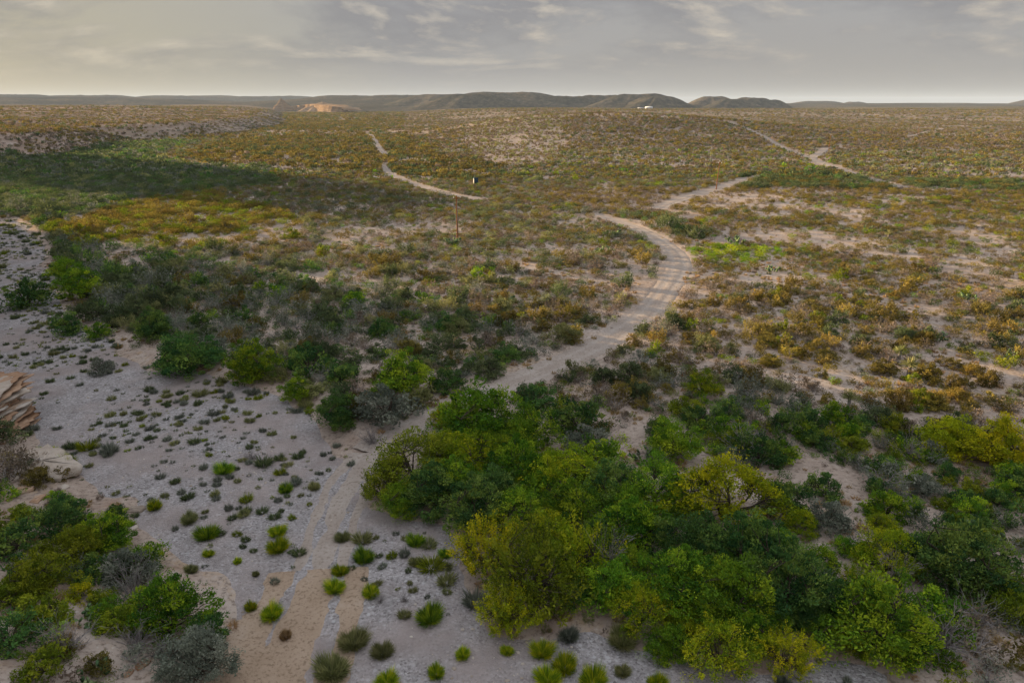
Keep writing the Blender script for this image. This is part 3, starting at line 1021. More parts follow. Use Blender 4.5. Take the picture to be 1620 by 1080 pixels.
def set_mat(o, mt_):
    o.material_slots[0].link = 'OBJECT'
    o.material_slots[0].material = mt_


def place_tree(name, label, cat, group, proto, mat_, loc, rz, s3, names=('crown', 'trunk')):
    e = empty(name, loc, rz)
    e.scale = s3
    tag(e, label, cat, group)
    for nm, me_ in zip(names, proto):
        o = link(nm, me_, e)
        if nm == names[0]:
            set_mat(o, LM[mat_])
    return e


def place_one(name, label, cat, group, me_, mat_, loc, rz, s3):
    o = link(name, me_)
    o.location, o.rotation_euler, o.scale = loc, (0, 0, rz), s3
    if mat_:
        set_mat(o, LM[mat_])
    return tag(o, label, cat, group)


MARKS = [  # things one can find in the photograph: place, words
    (724, 345, 'the near power pole'), (1133, 275, 'the leaning power pole'), (753, 288, 'the blue cabin'), (1437, 575, 'the tall yucca'), (1342, 625, 'the stalked yucca'),
    (1070, 425, 'the road bend'), (1000, 515, 'the middle of the road'), (860, 588, 'the lower road'), (640, 595, 'the dark roadside bush'), (470, 620, 'the lone round bush'),
    (298, 566, 'the broad bank thicket'), (402, 580, 'the second bank bush'), (540, 655, 'the dark shrub at the road mouth'), (110, 515, 'the dark bush by the gravel channel'),
    (130, 455, 'the round channel bush'), (20, 650, 'the orange rock ledge'), (72, 745, 'the pale boulder'), (208, 806, 'the flat whitish rock'), (272, 965, 'the big leafy bank bush'),
    (118, 872, 'the olive bank bush'), (60, 915, 'the yellow-green bank bush'), (318, 1040, 'the gray-green bank bush'), (20, 1000, 'the bottom left corner'), (450, 1040, 'the tan track'),
    (440, 858, 'the oval gravel clump'), (328, 836, 'the green clump by the bank'), (576, 874, 'the round gravel clump'), (680, 964, 'the big round clump'), (560, 1003, 'the wide grayish clump'),
    (655, 733, 'the forked olive tree'), (765, 668, 'the uppermost grove tree'), (838, 912, 'the yellow sprigged shrub'), (893, 1042, 'the bottom row of clumps'), (1145, 782, 'the yellow spreading tree'),
    (1110, 612, 'the lone light tree'), (1505, 698, 'the golden bush pair'), (1460, 768, 'the round gray bush'), (1512, 885, 'the large rounded shrub'), (1395, 880, 'the small forked tree'),
    (1490, 1005, 'the bare brown mound'), (1600, 1040, 'the bottom right corner'), (1548, 835, 'the large prickly pear'), (1222, 425, 'the pale prickly pear'), (802, 476, 'the mid-plain cactus'),
    (1482, 532, 'the fruiting cactus'), (1160, 400, 'the lime green patch'), (1600, 560, 'the right edge cactus'), (968, 370, 'the roadside cactus'), (250, 400, 'the sunlit golden belt'),
    (180, 300, 'the shaded green belt'), (400, 720, 'the gray bare tuft'), (489, 649, 'the tiny lime bush'), (1600, 420, 'the right edge of the plain'), (500, 500, 'the gray thicket left of the road'),
    (160, 582, 'the bush with a pale sapling'), (355, 735, 'the mid-gravel clump'), (1062, 702, 'the vivid bush behind the grove'), (1300, 520, 'the open right plain'), (915, 660, 'the dark bush behind the grove')]
DIRS = ['right of', 'above and right of', 'above', 'above and left of', 'left of', 'below and left of', 'below', 'below and right of']


def where(px, py):
    """the spot in words, by the nearest thing one can find in the photograph"""
    d = [math.hypot(px - a_, (py - b_) * 1.3) for a_, b_, c_ in MARKS]
    i_ = int(np.argmin(d))
    a_, b_, c_ = MARKS[i_]
    w_ = DIRS[int(round(math.atan2(-(py - b_), px - a_) / (math.pi / 4))) % 8]
    return '%s%s %s' % ('close ' if d[i_] < 30 else ('' if d[i_] < 62 else ('well ' if d[i_] < 110 else 'far ')), w_, c_)


# ------------------------------------------------------------------ the grove and the named plants (photo x, y of the crown, its width, style, leaf, label)
HERO = [
    # upper clump of the grove beside the dirt road
    (765, 668, 150, 'dense', 'G', 'wide green tree at the top of the grove, just below the road bend'),
    (706, 660, 62, 'open', 'YG', 'small light green feathery tree at the upper left tip of the grove'),
    (838, 682, 110, 'open', 'G', 'green tree with bare right-hand limbs beside the uppermost grove tree'),
    (655, 733, 135, 'open', 'OL', 'olive feathery tree with dark forked trunks at the left end of the grove'),
    (606, 768, 72, 'sprig', 'OL', 'low olive bush at the leftmost corner of the grove, against the gravel'),
    (690, 775, 110, 'dense', 'DG', 'dark blue-green bush tucked under the olive tree at the grove\'s left end'),
    (745, 728, 110, 'open', 'YG', 'yellow-green tree in the grove right of the olive forked tree'),
    (752, 800, 118, 'dense', 'DG', 'dark green bush overhanging the gravel at the grove\'s left flank'),
    (815, 748, 110, 'dense', 'G', 'full green tree in the upper middle of the grove'),
    (892, 752, 125, 'open', 'YG', 'bright light green tree in the grove below the patch of straw grass'),
    (826, 808, 105, 'open', 'G', 'green tree at the heart of the grove above the yellow shrub'),
    (905, 812, 120, 'dense', 'G', 'deep green tree in the centre of the grove'),
    (862, 846, 105, 'open', 'YG', 'light green tree directly above the yellow sprigged shrub'),
    (965, 775, 105, 'dense', 'DG', 'dark tree behind the centre of the grove'),
    (948, 722, 90, 'low', 'G', 'round green bush on the back edge of the grove'),
    (1036, 765, 120, 'open', 'G', 'green tree left of the big yellow mesquite'),
    (1145, 782, 172, 'open', 'Y', 'big yellow-green spreading tree with dark bent trunks in the grove'),
    (1003, 838, 125, 'dense', 'G', 'leafy green tree in the grove below and left of the yellow spreading tree'),
    (1085, 862, 135, 'dense', 'DG', 'broad dark tree in front of the yellow spreading tree'),
    (1176, 872, 145, 'dense', 'DG', 'broad blue-green tree below the yellow tree\'s trunk'),
    (770, 868, 110, 'sprig', 'Y', 'yellow-tipped shrub reaching out over the gravel, upper of the yellow pair'),
    (838, 912, 165, 'sprig', 'OL', 'large yellow sprigged shrub at the gravel edge in front of the grove'),
    (800, 965, 95, 'sprig', 'Y', 'low golden shrub hanging over the gravel below the large sprigged shrub'),
    (915, 885, 125, 'sprig', 'YG', 'bright green sprigged shrub right of the large yellow one'),
    (968, 925, 110, 'dense', 'G', 'green bush above the row of spiky gravel clumps'),
    (1010, 960, 112, 'open', 'YG', 'lime green bush with open crown near the bottom of the grove'),
    (1070, 925, 135, 'dense', 'G', 'green mass right of the lime bush'),
    (1155, 945, 145, 'dense', 'G', 'leafy tree at the lower centre of the grove'),
    (1245, 925, 150, 'dense', 'DG', 'dark leafy tree at the grove\'s lower right, beside the dead branches'),
    (1135, 1025, 125, 'open', 'YG', 'lime green bush at the bottom edge of the grove'),
    (1240, 1030, 95, 'sprig', 'Y', 'yellow-flecked bush at the bottom edge right of the lime bush'),
    (1395, 880, 118, 'open', 'YG', 'small yellow-green tree with thin dark forked trunk on tan soil'),
    (1352, 928, 66, 'sprig', 'YG', 'upright lime sprig below the small forked tree'),
    (1392, 832, 50, 'open', 'YG', 'little lime tree just above the small forked tree'),
    (1385, 985, 175, 'dense', 'G', 'broad green bush at the lower right with dead sprays on top'),
    (1320, 958, 95, 'dense', 'DG', 'dark green bush between the grove and the lower right green bush'),
    (1440, 1015, 95, 'low', 'G', 'leafy green bush beside the bare brown brush at lower right'),
    (1512, 885, 165, 'dense', 'DG', 'large rounded dark green shrub standing alone on tan soil at right'),
    (1476, 868, 62, 'open', 'YG', 'lime yellow sapling against the left of the large rounded shrub'),
    (1547, 852, 40, 'sprig', 'Y', 'golden sprig rising from the top of the large rounded shrub'),
    (1262, 828, 70, 'open', 'YG', 'small lime tree right of the big yellow spreading tree'),
    (1110, 612, 62, 'open', 'YG', 'lone light tree with pale trunk on the scrub beyond the grove'),
    (1505, 698, 95, 'dense', 'Y', 'golden-green bush, left of the sunlit pair at the right edge'),
    (1580, 712, 110, 'dense', 'Y', 'golden-green bush, right of the sunlit pair at the right edge'),
    (1460, 768, 60, 'low', 'GR', 'round gray-green bush on bare tan soil right of the grove'),
    (1062, 702, 90, 'dense', 'G', 'vivid green bush behind the grove beside the fallen dead branch'),
    (1240, 795, 90, 'low', 'DG', 'dark bush behind the right end of the yellow spreading tree'),
    (1305, 815, 80, 'low', 'GR', 'gray-green bush on the tan strip right of the grove'),
    (1400, 800, 75, 'low', 'G', 'green bush above the little lime tree at right'),
    (850, 632, 75, 'low', 'DG', 'dark bush right beside the road bend above the grove'),
    (915, 660, 90, 'low', 'DG', 'dark bush on the scrub behind the upper grove'),
    (930, 698, 80, 'low', 'GR', 'gray-green bush between the upper and the main grove'),
    # bushes between gravel and road
    (640, 597, 100, 'dense', 'G', 'dark green bush left of the road where it leaves the gravel'),
    (706, 604, 62, 'low', 'DG', 'green bush touching the left side of the road'),
    (540, 655, 78, 'dense', 'DG', 'dark green shrub at the gravel edge left of the road mouth'),
    (612, 645, 95, 'low', 'GR', 'gray-green shrub next to the road mouth'),
    (470, 620, 54, 'dense', 'G', 'round green bush alone on the upper gravel bank'),
    (298, 566, 105, 'dense', 'DG', 'broad dark green thicket on the far bank of the gravel'),
    (402, 580, 85, 'dense', 'G', 'green bush on the far gravel bank, second of the bank row'),
    (492, 575, 80, 'low', 'DG', 'blue-green bush on the far gravel bank, third of the bank row'),
    (540, 592, 60, 'low', 'DG', 'dark bush on the far gravel bank, right end of the bank row'),
    (489, 649, 17, 'low', 'YG', 'tiny lime green bush on the gravel below the round green bush'),
    # left bank in the foreground
    (272, 965, 140, 'dense', 'G', 'big leafy green bush on the left bank above the dirt patch'),
    (318, 1040, 120, 'dense', 'GR', 'gray-green bush at the bottom of the left bank beside the track'),
    (168, 845, 95, 'dense', 'G', 'green bush at the top of the left bank near the gravel'),
    (185, 812, 38, 'dense', 'DG', 'small dark juniper at the tip of the left bank'),
    (118, 872, 95, 'dense', 'OL', 'olive yellow bush in the middle of the left bank'),
    (60, 915, 95, 'dense', 'OL', 'yellow-green bush near the left edge on the bank'),
    (126, 935, 52, 'low', 'Y', 'small round yellow bush on the left bank'),
    (90, 830, 80, 'low', 'DG', 'dark bush under the rock ledge on the left bank'),
    (25, 850, 90, 'low', 'DG', 'dark bush at the left edge under the rock ledge'),
    (205, 905, 90, 'low', 'GR', 'gray-green bush midway down the left bank slope'),
    (232, 880, 70, 'low', 'G', 'green bush at the gravel rim of the left bank'),
    (20, 1000, 100, 'low', 'DG', 'dark bush in the bottom left corner'),
    (70, 1045, 80, 'low', 'OL', 'olive bush at the bottom edge near the left corner'),
    (10, 945, 60, 'low', 'OL', 'olive bush cut by the left edge of the bank'),
    (160, 900, 70, 'low', 'DG', 'dark green bush between the two yellow bushes of the left bank'),
    # far left green belt
    (130, 455, 75, 'dense', 'G', 'round green bush beside the upper gravel channel'),
    (110, 430, 60, 'dense', 'G', 'green bush above the round one at the upper gravel channel'),
    (45, 470, 70, 'low', 'DG', 'dark bush in the upper gravel channel at the left'),
    (110, 515, 55, 'low', 'DG', 'dark bush on the gravel right of the left edge'),
    (160, 582, 42, 'low', 'GR', 'bush standing on the gravel with a pale sapling beside it'),
    (245, 520, 65, 'dense', 'DG', 'dark bush above the broad thicket of the far bank'),
    (155, 525, 40, 'low', 'G', 'green bush left of the dark one on the far bank'),
]
_f = random.Random(5)
FILL = [(640, 790), (700, 720), (720, 765), (780, 775), (790, 720), (850, 780), (870, 735), (930, 760), (945, 860), (985, 800), (1000, 895), (1040, 820), (1075, 800), (1090, 900), (1110, 960),
        (1130, 905), (1200, 915), (1210, 970), (1270, 975), (1290, 900), (1180, 1000), (1080, 985), (870, 890), (905, 935), (1060, 1020), (1300, 1000), (1350, 1010), (820, 700), (730, 690), (1230, 860)]
for n_, (px, py) in enumerate(FILL):
    HERO.append((px, py, _f.uniform(62, 92), ('dense', 'open', 'dense')[n_ % 3], ('G', 'YG', 'G', 'DG', 'G')[n_ % 5],
                 '%s %s grove bush %s' % (('narrow', 'low', 'rounded', 'broad')[n_ % 4], ('green', 'light green', 'green', 'dark green', 'green')[n_ % 5], '%FILL%')))
hero_xy = []
for n_, (px, py, wpx, sty, lf, lab) in enumerate(HERO):
    big = sty != 'low'
    hgt = {'open': 0.66, 'dense': 0.62, 'sprig': 0.66, 'low': 0.58}[sty]
    # ground under the crown: the crown's middle is drawn at about 45 % of its height
    x0, y0, z0 = pix(px, py)
    for _ in range(3):
        dep = depth_of(x0, y0, z0)
        W = wpx / FPX * dep
        q = pix(px, py + 0.42 * hgt * W * FPX / dep * math.cos(PITCH + 0.2))
        x0, y0, z0 = q
    dep = depth_of(x0, y0, z0)
    W = wpx / FPX * dep
    W0 = {'open': 6.2, 'dense': 6.0, 'sprig': 5.0, 'low': 3.0}[sty]
    s_ = W / W0 * 0.98
    pr = TREE[sty][n_ % len(TREE[sty])]
    nm = 'tree' if (sty == 'open' or W > 5) else 'bush'
    lab = lab.replace('%FILL%', where(px, py)) if '%FILL%' in lab else lab
    place_tree('mesquite_tree' if nm == 'tree' else 'bush', lab, nm, 'trees of the grove' if (600 < px < 1480 and py > 620) else 'named bushes around the gravel bed',
               pr, lf, (x0, y0, z0 - 0.05), random.uniform(0, 6.28), (s_, s_, s_ * random.uniform(0.92, 1.12)), ('crown', 'trunk') if nm == 'tree' else ('foliage', 'stems'))
    hero_xy.append((x0, y0, W / 2))
hero_xy = np.array(hero_xy)

CLUMP = [(680, 964, 55, 'G', 'big round green clump alone on the gravel, lower middle'), (576, 874, 42, 'G', 'round green clump on gravel left of the grove corner'),
         (530, 922, 40, 'YG', 'light green clump on gravel beside the end of the tan track'), (587, 930, 36, 'YG', 'light green clump below the round one left of the grove'),
         (538, 897, 32, 'YG', 'pale green clump between two others left of centre'), (560, 1003, 58, 'SG', 'wide grayish clump right of the tan track'),
         (430, 962, 44, 'YG', 'tall light green clump at the left side of the tan track'), (440, 858, 42, 'YG', 'oval green clump in the middle of the open gravel'),
         (328, 836, 46, 'G', 'green clump on gravel nearest the left bank\'s tip'), (658, 850, 36, 'G', 'green clump under the grove\'s left flank'),
         (704, 872, 26, 'G', 'small green clump close against the yellow shrub'), (658, 884, 28, 'SG', 'grayish clump with a tiny pale one behind it'),
         (732, 1028, 32, 'YG', 'loose light clump on the lower gravel by itself'), (690, 1056, 36, 'YG', 'green clump at the bottom, left of the loose light clump'),
         (858, 1020, 48, 'YG', 'tall spiky clump, uppermost of the bottom row'), (893, 1042, 52, 'YG', 'spiky clump right of the tallest in the bottom row'),
         (866, 1062, 52, 'YG', 'spiky clump below the tallest in the bottom row'), (938, 1064, 60, 'YG', 'widest spiky clump of the bottom row'),
         (985, 1056, 32, 'SG', 'dull gray clump at the end of the bottom row'), (1040, 1072, 42, 'YG', 'spiky clump cut by the bottom edge right of the row'),
         (802, 1024, 27, 'YG', 'small spiky clump left of the bottom row'), (612, 1068, 46, 'YG', 'clump cut by the bottom edge near the track'),
         (605, 1022, 44, 'SG', 'mixed gray-green clump right of the track near the bottom'), (525, 1045, 70, 'SG', 'broad gray tuft mound between track and gravel'),
         (452, 1000, 26, 'ST', 'straw coloured tuft on the tan track'), (397, 955, 26, 'YG', 'small clump left of the tall one beside the track'),
         (303, 896, 26, 'SG', 'dry clump on gravel beside the left bank'), (330, 872, 22, 'YG', 'small green clump on gravel beside the left bank'),
         (405, 905, 15, 'SG', 'tiny clump alone on the open gravel'), (376, 884, 18, 'YG', 'small clump in the middle of the pale gravel'),
         (542, 845, 30, 'SG', 'gray-green clump beside the grove\'s left corner'), (497, 765, 26, 'SG', 'gray clump on gravel left of the grove'),
         (452, 768, 30, 'G', 'green clump with pale ones around it on the middle gravel'), (355, 735, 40, 'G', 'green clump on the middle gravel'),
         (440, 835, 34, 'YG', 'clump just above the oval one on the open gravel'), (300, 815, 34, 'SG', 'clump in a small group by the left bank'),
         (245, 795, 30, 'YG', 'clump by the pale flat rock'), (75, 710, 36, 'YG', 'clump at the upper edge of the pale boulder'),
         (105, 725, 40, 'YG', 'clump at the lower edge of the pale boulder'), (985, 1000, 60, 'SG', 'gray mound under the lime bush at the grove\'s foot'),
         (900, 998, 40, 'GR', 'gray mound under the yellow shrub at the grove\'s foot'), (1240, 1075, 30, 'GR', 'small gray clump on the bare soil at the bottom')]
for n_, (px, py, wpx, lf, lab) in enumerate(CLUMP):
    x0, y0, z0 = pix(px, py + 0.28 * wpx)
    W = wpx / FPX * depth_of(x0, y0, z0)
    s_ = W / 1.95
    place_one('clump', lab, 'shrub', 'clumps named on the gravel', BROOM[n_ % 4], lf, (x0, y0, z0 - 0.02), random.uniform(0, 6.28), (s_, s_, s_ * random.uniform(0.9, 1.15)))
    hero_xy = np.vstack([hero_xy, [x0, y0, W * 0.45]])

for n_, (px, py, wpx, lab) in enumerate([
        (1030, 722, 55, 'bleached fallen branches on the ground behind the grove'), (1415, 925, 55, 'gray dead spray on top of the lower right green bush'),
        (1290, 945, 50, 'gray dead branches between the grove and the lower right bush'), (1490, 1005, 110, 'mound of bare brown brush at the lower right'),
        (1545, 975, 80, 'bare brush with dry green tips right of the lower right bush'), (1440, 715, 60, 'gray bare brush left of the golden-green pair'),
        (1180, 700, 80, 'gray bare brush behind the yellow spreading tree'), (215, 945, 60, 'pale dead spray left of the big leafy bush on the left bank'),
        (100, 1015, 90, 'dark bare brush on the lower left bank'), (215, 1010, 70, 'bare brush above the dirt patch of the left bank'),
        (602, 948, 22, 'small bare gray twig bush on the gravel'), (640, 945, 24, 'second bare twig bush on the gravel right of the light clump'),
        (398, 720, 28, 'gray bare tuft on the upper gravel'), (960, 900, 70, 'dead twigs inside the dark middle of the grove'),
        (255, 1025, 50, 'bare brush at the lower right of the left bank'), (590, 690, 50, 'dark bare brush at the gravel edge under the gray-green shrub')]):
    x0, y0, z0 = pix(px, py + 0.2 * wpx)
    W = wpx / FPX * depth_of(x0, y0, z0)
    s_ = W / 2.5
    place_one('dead_brush', lab, 'dead brush', 'dead brush', DEAD[n_ % 3], None, (x0, y0, z0), random.uniform(0, 6.28), (s_, s_, s_ * (2.0 if n_ in (1, 2, 7, 13) else 1.0)))
for n_, (px, py, wpx, lab) in enumerate([
        (1548, 835, 60, 'large blue-green prickly pear above the rounded shrub at right'), (1222, 425, 22, 'pale prickly pear left of centre on the sunlit right plain'),
        (802, 476, 24, 'pale prickly pear on the scrub in the middle of the plain'), (1163, 380, 30, 'prickly pear at the back of the bright green patch'),
        (968, 370, 22, 'prickly pear beside the road bend'), (1482, 532, 30, 'prickly pear with yellow fruit on the right plain'),
        (1375, 362, 18, 'prickly pear far out on the right plain'), (715, 382, 26, 'prickly pears at the foot of the near power pole'),
        (1535, 470, 22, 'dark prickly pear near the right edge of the plain'), (1020, 720, 40, 'prickly pear hidden behind the back of the grove'),
        (150, 1068, 60, 'prickly pear at the bottom edge of the left bank'), (135, 975, 50, 'whitish cholla-like cactus on the left bank'),
        (1600, 560, 26, 'prickly pear close to the right edge'), (960, 395, 22, 'prickly pear left of the road bend')]):
    x0, y0, z0 = pix(px, py + 0.2 * wpx)
    W = wpx / FPX * depth_of(x0, y0, z0)
    s_ = W / 1.9
    e = empty('prickly_pear', (x0, y0, z0), random.uniform(0, 6.28))
    e.scale = (s_, s_, s_)
    tag(e, lab, 'cactus', 'prickly pears')
    for me_ in PEAR[n_ % 2]:
        link('pads', me_, e)
for n_, (px, py, hpx_, lab) in enumerate([
        (1437, 572, 52, 'spiky yucca, tall one on the right plain'), (1422, 552, 40, 'spiky yucca behind the tall one on the right plain'),
        (1342, 625, 46, 'spiky yucca with pale stalk left of the golden pair'), (905, 492, 30, 'spiky yucca left of the road in the middle scrub'), (865, 470, 34, 'spiky yucca in the middle scrub'),
        (1155, 545, 30, 'spiky yucca on the near right plain'), (1405, 368, 26, 'spiky yucca far on the right plain')]):
    x0, y0, z0 = pix(px, py + 0.4 * hpx_)
    s_ = hpx_ / FPX * depth_of(x0, y0, z0) / 2.3
    place_tree('yucca', lab, 'yucca', 'yuccas on the plain', YUC[0], 'SG', (x0, y0, z0), random.uniform(0, 6.28), (s_, s_, s_), ('leaves', 'stalk'))

# ------------------------------------------------------------------ scattered plants
def zone(pts):
    return [flat(x, y) for x, y in pts]


Z_GROVE = zone([(590, 745), (690, 640), (860, 640), (960, 700), (1060, 700), (1200, 760), (1300, 830), (1330, 900), (1460, 950), (1480, 1060), (1300, 1075), (1180, 1075), (960, 1000), (780, 1000), (700, 860), (600, 820)])
Z_RIP = zone([(-120, 235), (60, 250), (150, 236), (215, 226), (330, 222), (240, 245), (300, 262), (430, 262), (425, 290), (330, 300), (200, 318), (150, 335), (60, 342), (100, 400), (190, 430), (260, 480), (240, 540), (150, 520), (105, 480), (60, 380), (40, 345), (-120, 340)])
Z_SHL = zone([(90, 400), (180, 375), (400, 390), (560, 440), (760, 490), (900, 560), (820, 600), (700, 640), (540, 600), (430, 600), (240, 575), (120, 480)])
Z_RIGHT = zone([(1080, 330), (1300, 310), (1720, 300), (1720, 720), (1500, 660), (1300, 620), (1100, 560), (1060, 500), (1100, 420), (1060, 380)])
Z_RB = zone([(960, 660), (1120, 600), (1300, 640), (1720, 720), (1720, 1100), (1480, 1060), (1460, 950), (1330, 900), (1300, 830), (1200, 760), (1060, 700)])
Z_PATCH = zone([(1075, 395), (1130, 385), (1230, 388), (1240, 405), (1180, 418), (1085, 412)])
Z_LINE1 = zone([(1160, 278), (1290, 274), (1410, 292), (1400, 303), (1290, 299), (1180, 296)])
Z_LINE2 = zone([(1440, 288), (1720, 286), (1720, 306), (1440, 302)])
Z_BROWN = zone([(860, 300), (1180, 296), (1720, 306), (1720, 360), (1300, 345), (1080, 330), (960, 335)])
Z_VALLEY = zone([(400, 215), (620, 185), (655, 225), (720, 250), (800, 262), (760, 290), (600, 270), (330, 262), (270, 245)])
Z_GREEN2 = zone([(985, 345), (1060, 330), (1080, 372), (1060, 378), (1010, 358)])
Z_BANK = zone([(-60, 790), (100, 790), (190, 805), (250, 860), (330, 910), (365, 960), (370, 1090), (-60, 1090)])
Z_BELT = zone([(150, 335), (330, 305), (440, 330), (470, 375), (330, 395), (190, 380), (110, 395), (70, 352)])
Z_BARE = zone([(735, 205), (900, 200), (880, 255), (780, 262), (740, 245)])


def jgrid(cell, dmin, dmax, amax=46):
    n = int(dmax / cell) + 2
    gx, gy = np.meshgrid(np.arange(-n, n), np.arange(0, n))
    x = (gx.ravel() + rng.uniform(0, 1, gx.size)) * cell
    y = (gy.ravel() + rng.uniform(0, 1, gx.size)) * cell
    d = np.hypot(x, y)
    k_ = (d > dmin) & (d < dmax) & (np.abs(np.degrees(np.arctan2(x, y))) < amax)
    return x[k_], y[k_]


def road_clear(x, y, mar):
    ok = np.ones(x.shape, bool)
    for nm, wd, L in ROADW:
        ok &= line_d(x, y, L) > wd / 2 + mar
    return ok


def hero_clear(x, y, f=0.75):
    ok = np.ones(x.shape, bool)
    near_ = np.hypot(x, y) < 160
    for hx, hy, hr in hero_xy:
        ok[near_] &= ((x[near_] - hx) ** 2 + (y[near_] - hy) ** 2) > (hr * f) ** 2
    return ok


PTS = {}      # kind -> list of arrays x, y, width, leaf-index


def put(kind, x, y, wdt, lf):
    PTS.setdefault(kind, []).append((x, y, wdt, np.array(lf)))


def pick(n, table):
    names = [a_ for a_, b_ in table]
    pr = np.array([b_ for a_, b_ in table], float)
    return np.array(names)[rng.choice(len(names), n, p=pr / pr.sum())]


# (probability, width range, {(kind, leaf): share})
MIX = {
    'plain': (1.35, (1.3, 2.9), [('olive_shrub:OB', 25), ('olive_shrub:SG', 12), ('olive_shrub:OL', 4), ('green_shrub:G', 1), ('green_shrub:DD', 14), ('gray_brush:GR', 16), ('gray_brush:BR', 26), ('olive_shrub:GO', 5)]),
    'right': (1.08, (1.2, 2.6), [('olive_shrub:OB', 38), ('olive_shrub:GO', 17), ('gray_brush:BR', 24), ('green_shrub:G', 1), ('green_shrub:DD', 12), ('olive_shrub:OL', 8)]),
    'rip': (0.90, (2.0, 4.0), [('green_shrub:DD', 48), ('green_shrub:DG', 14), ('gray_brush:GR', 28), ('olive_shrub:SG', 10)]),
    'shl': (0.90, (1.5, 3.1), [('green_shrub:DG', 16), ('green_shrub:DD', 24), ('green_shrub:G', 3), ('gray_brush:GR', 30), ('gray_brush:BR', 10), ('olive_shrub:SG', 10), ('olive_shrub:OB', 8)]),
    'rb': (0.72, (1.5, 3.2), [('green_shrub:DG', 26), ('green_shrub:G', 18), ('gray_brush:GR', 22), ('gray_brush:BR', 12), ('olive_shrub:OL', 20)]),
    'patch': (0.95, (1.3, 2.3), [('green_shrub:YG', 25), ('green_shrub:G', 35), ('olive_shrub:OL', 40)]),
    'line': (0.6, (2.2, 3.8), [('green_shrub:DD', 60), ('green_shrub:DG', 10), ('olive_shrub:OB', 30)]),
    'brown': (0.95, (1.4, 2.6), [('gray_brush:BR', 50), ('olive_shrub:GO', 25), ('olive_shrub:OB', 25)]),
    'valley': (0.85, (2.0, 4.0), [('olive_shrub:OB', 56), ('green_shrub:DD', 20), ('gray_brush:BR', 16), ('olive_shrub:GO', 8)]),
    'belt': (0.95, (1.8, 3.4), [('olive_shrub:GO', 40), ('olive_shrub:OL', 30), ('olive_shrub:OB', 30)]),
    'bank': (0.80, (1.3, 2.6), [('green_shrub:DG', 34), ('green_shrub:G', 14), ('gray_brush:GR', 30), ('olive_shrub:OL', 22)]),
    'bare': (0.75, (1.4, 2.6), [('olive_shrub:SG', 30), ('gray_brush:BR', 50), ('olive_shrub:OB', 20)]),
    'hillside': (0.95, (1.6, 3.0), [('olive_shrub:OB', 30), ('gray_brush:BR', 46), ('gray_brush:GR', 6), ('olive_shrub:GO', 7), ('green_shrub:DD', 11)]),
}


def scatter(cell, dmin, dmax, scale=1.0, pm=1.0):
    x, y = jgrid(cell, dmin, dmax)
    sd = wash_sd(x, y)
    zn = np.full(x.shape, 'plain', dtype='<U9')
    xr = -70 - 0.15 * (y - 450)
    zn[(y > 430) & (x > xr)] = 'hillside'
    xe = np.interp(y, [330, 380, 460, 560, 700, 1080, 2500, 6000], [-275, -262, -250, -297, -267, -340, -800, -1900])
    zn[(y > 330) & (x < xe)] = 'hillside'
    zn[(y > 600) & (x > xe) & (x < xr)] = 'valley'
    wx, wy = x + (fbm(x, y, 25, 2, 61) - 0.5) * 12, y + (fbm(x, y, 25, 2, 62) - 0.5) * 12
    for nm, Zp in (('valley', Z_VALLEY), ('bare', Z_BARE), ('brown', Z_BROWN), ('right', Z_RIGHT), ('rb', Z_RB), ('shl', Z_SHL), ('rip', Z_RIP), ('belt', Z_BELT), ('patch', Z_PATCH), ('line', Z_LINE1), ('line', Z_LINE2), ('line', Z_GREEN2), ('bank', Z_BANK)):
        zn[poly_sd(wx if nm not in ('patch', 'bank') else x, wy if nm not in ('patch', 'bank') else y, Zp) < 0] = nm
    ok = (sd > 1.6) & (poly_sd(x, y, Z_GROVE) > 0) & road_clear(x, y, 0.9) & hero_clear(x, y)
    cl = fbm(x, y, 11, 3, 71)
    cl2 = fbm(x, y, 70, 3, 73)
    u = rng.uniform(0, 1, len(x))
    for nm, (p, wr, tb) in MIX.items():
        k_ = ok & (zn == nm)
        pe = p * pm * (1 if nm in ('rip', 'patch', 'bank') else (0.35 + 1.3 * ss(0.32, 0.62, cl)) * (0.6 + 0.8 * ss(0.35, 0.65, cl2)))
        k_ &= u < pe
        n = int(k_.sum())
        if n == 0:
            continue
        ch = pick(n, tb)
        wdt = rng.uniform(*wr, n) * rng.choice([0.7, 1.0, 1.0, 1.15], n) * scale
        for kind in set(c.split(':')[0] for c in ch):
            kk = np.array([c.split(':')[0] == kind for c in ch])
            put(kind, x[k_][kk], y[k_][kk], wdt[kk], [c.split(':')[1] for c in ch[kk]])


scatter(2.1, 22, 330)
scatter(1.5, 40, 330, 0.55, 0.95)
scatter(2.9, 330, 640, 1.15)
scatter(5.4, 640, 1300, 1.5, 0.85)
scatter(11.0, 1300, 2600, 2.4, 0.75)

# gravel bed: tufts, dense and small above, sparse and larger below
x, y = jgrid(0.95, 24, 240)
sd = wash_sd(x, y)
clear = hero_clear(x, y, 0.9)
up = ss(46, 66, y + (fbm(x, y, 9, 2, 81) - 0.5) * 14)
cl = fbm(x, y, 6, 3, 83)
pr = (0.34 + 0.52 * up) * (0.12 + 1.9 * ss(0.38, 0.60, cl))
trk = line_d(x, y, [flat(560, 745), flat(530, 800), flat(505, 890), flat(470, 990), flat(430, 1100)])
k_ = (sd < 0.6) & (rng.uniform(0, 1, len(x)) < pr) & clear & (trk > 1.6)
n = int(k_.sum())
lf = np.where(rng.uniform(0, 1, n) < 0.36, 'GR', np.where(rng.uniform(0, 1, n) < 0.45, 'SG', np.where(rng.uniform(0, 1, n) < 0.72, 'DD', 'OL')))
put('gravel_tuft', x[k_], y[k_], rng.choice([0.28, 0.4, 0.55, 0.75, 1.0], n) * rng.uniform(0.8, 1.25, n) * np.where(rng.uniform(0, 1, n) < 0.14, 1.7, 1.0), lf)
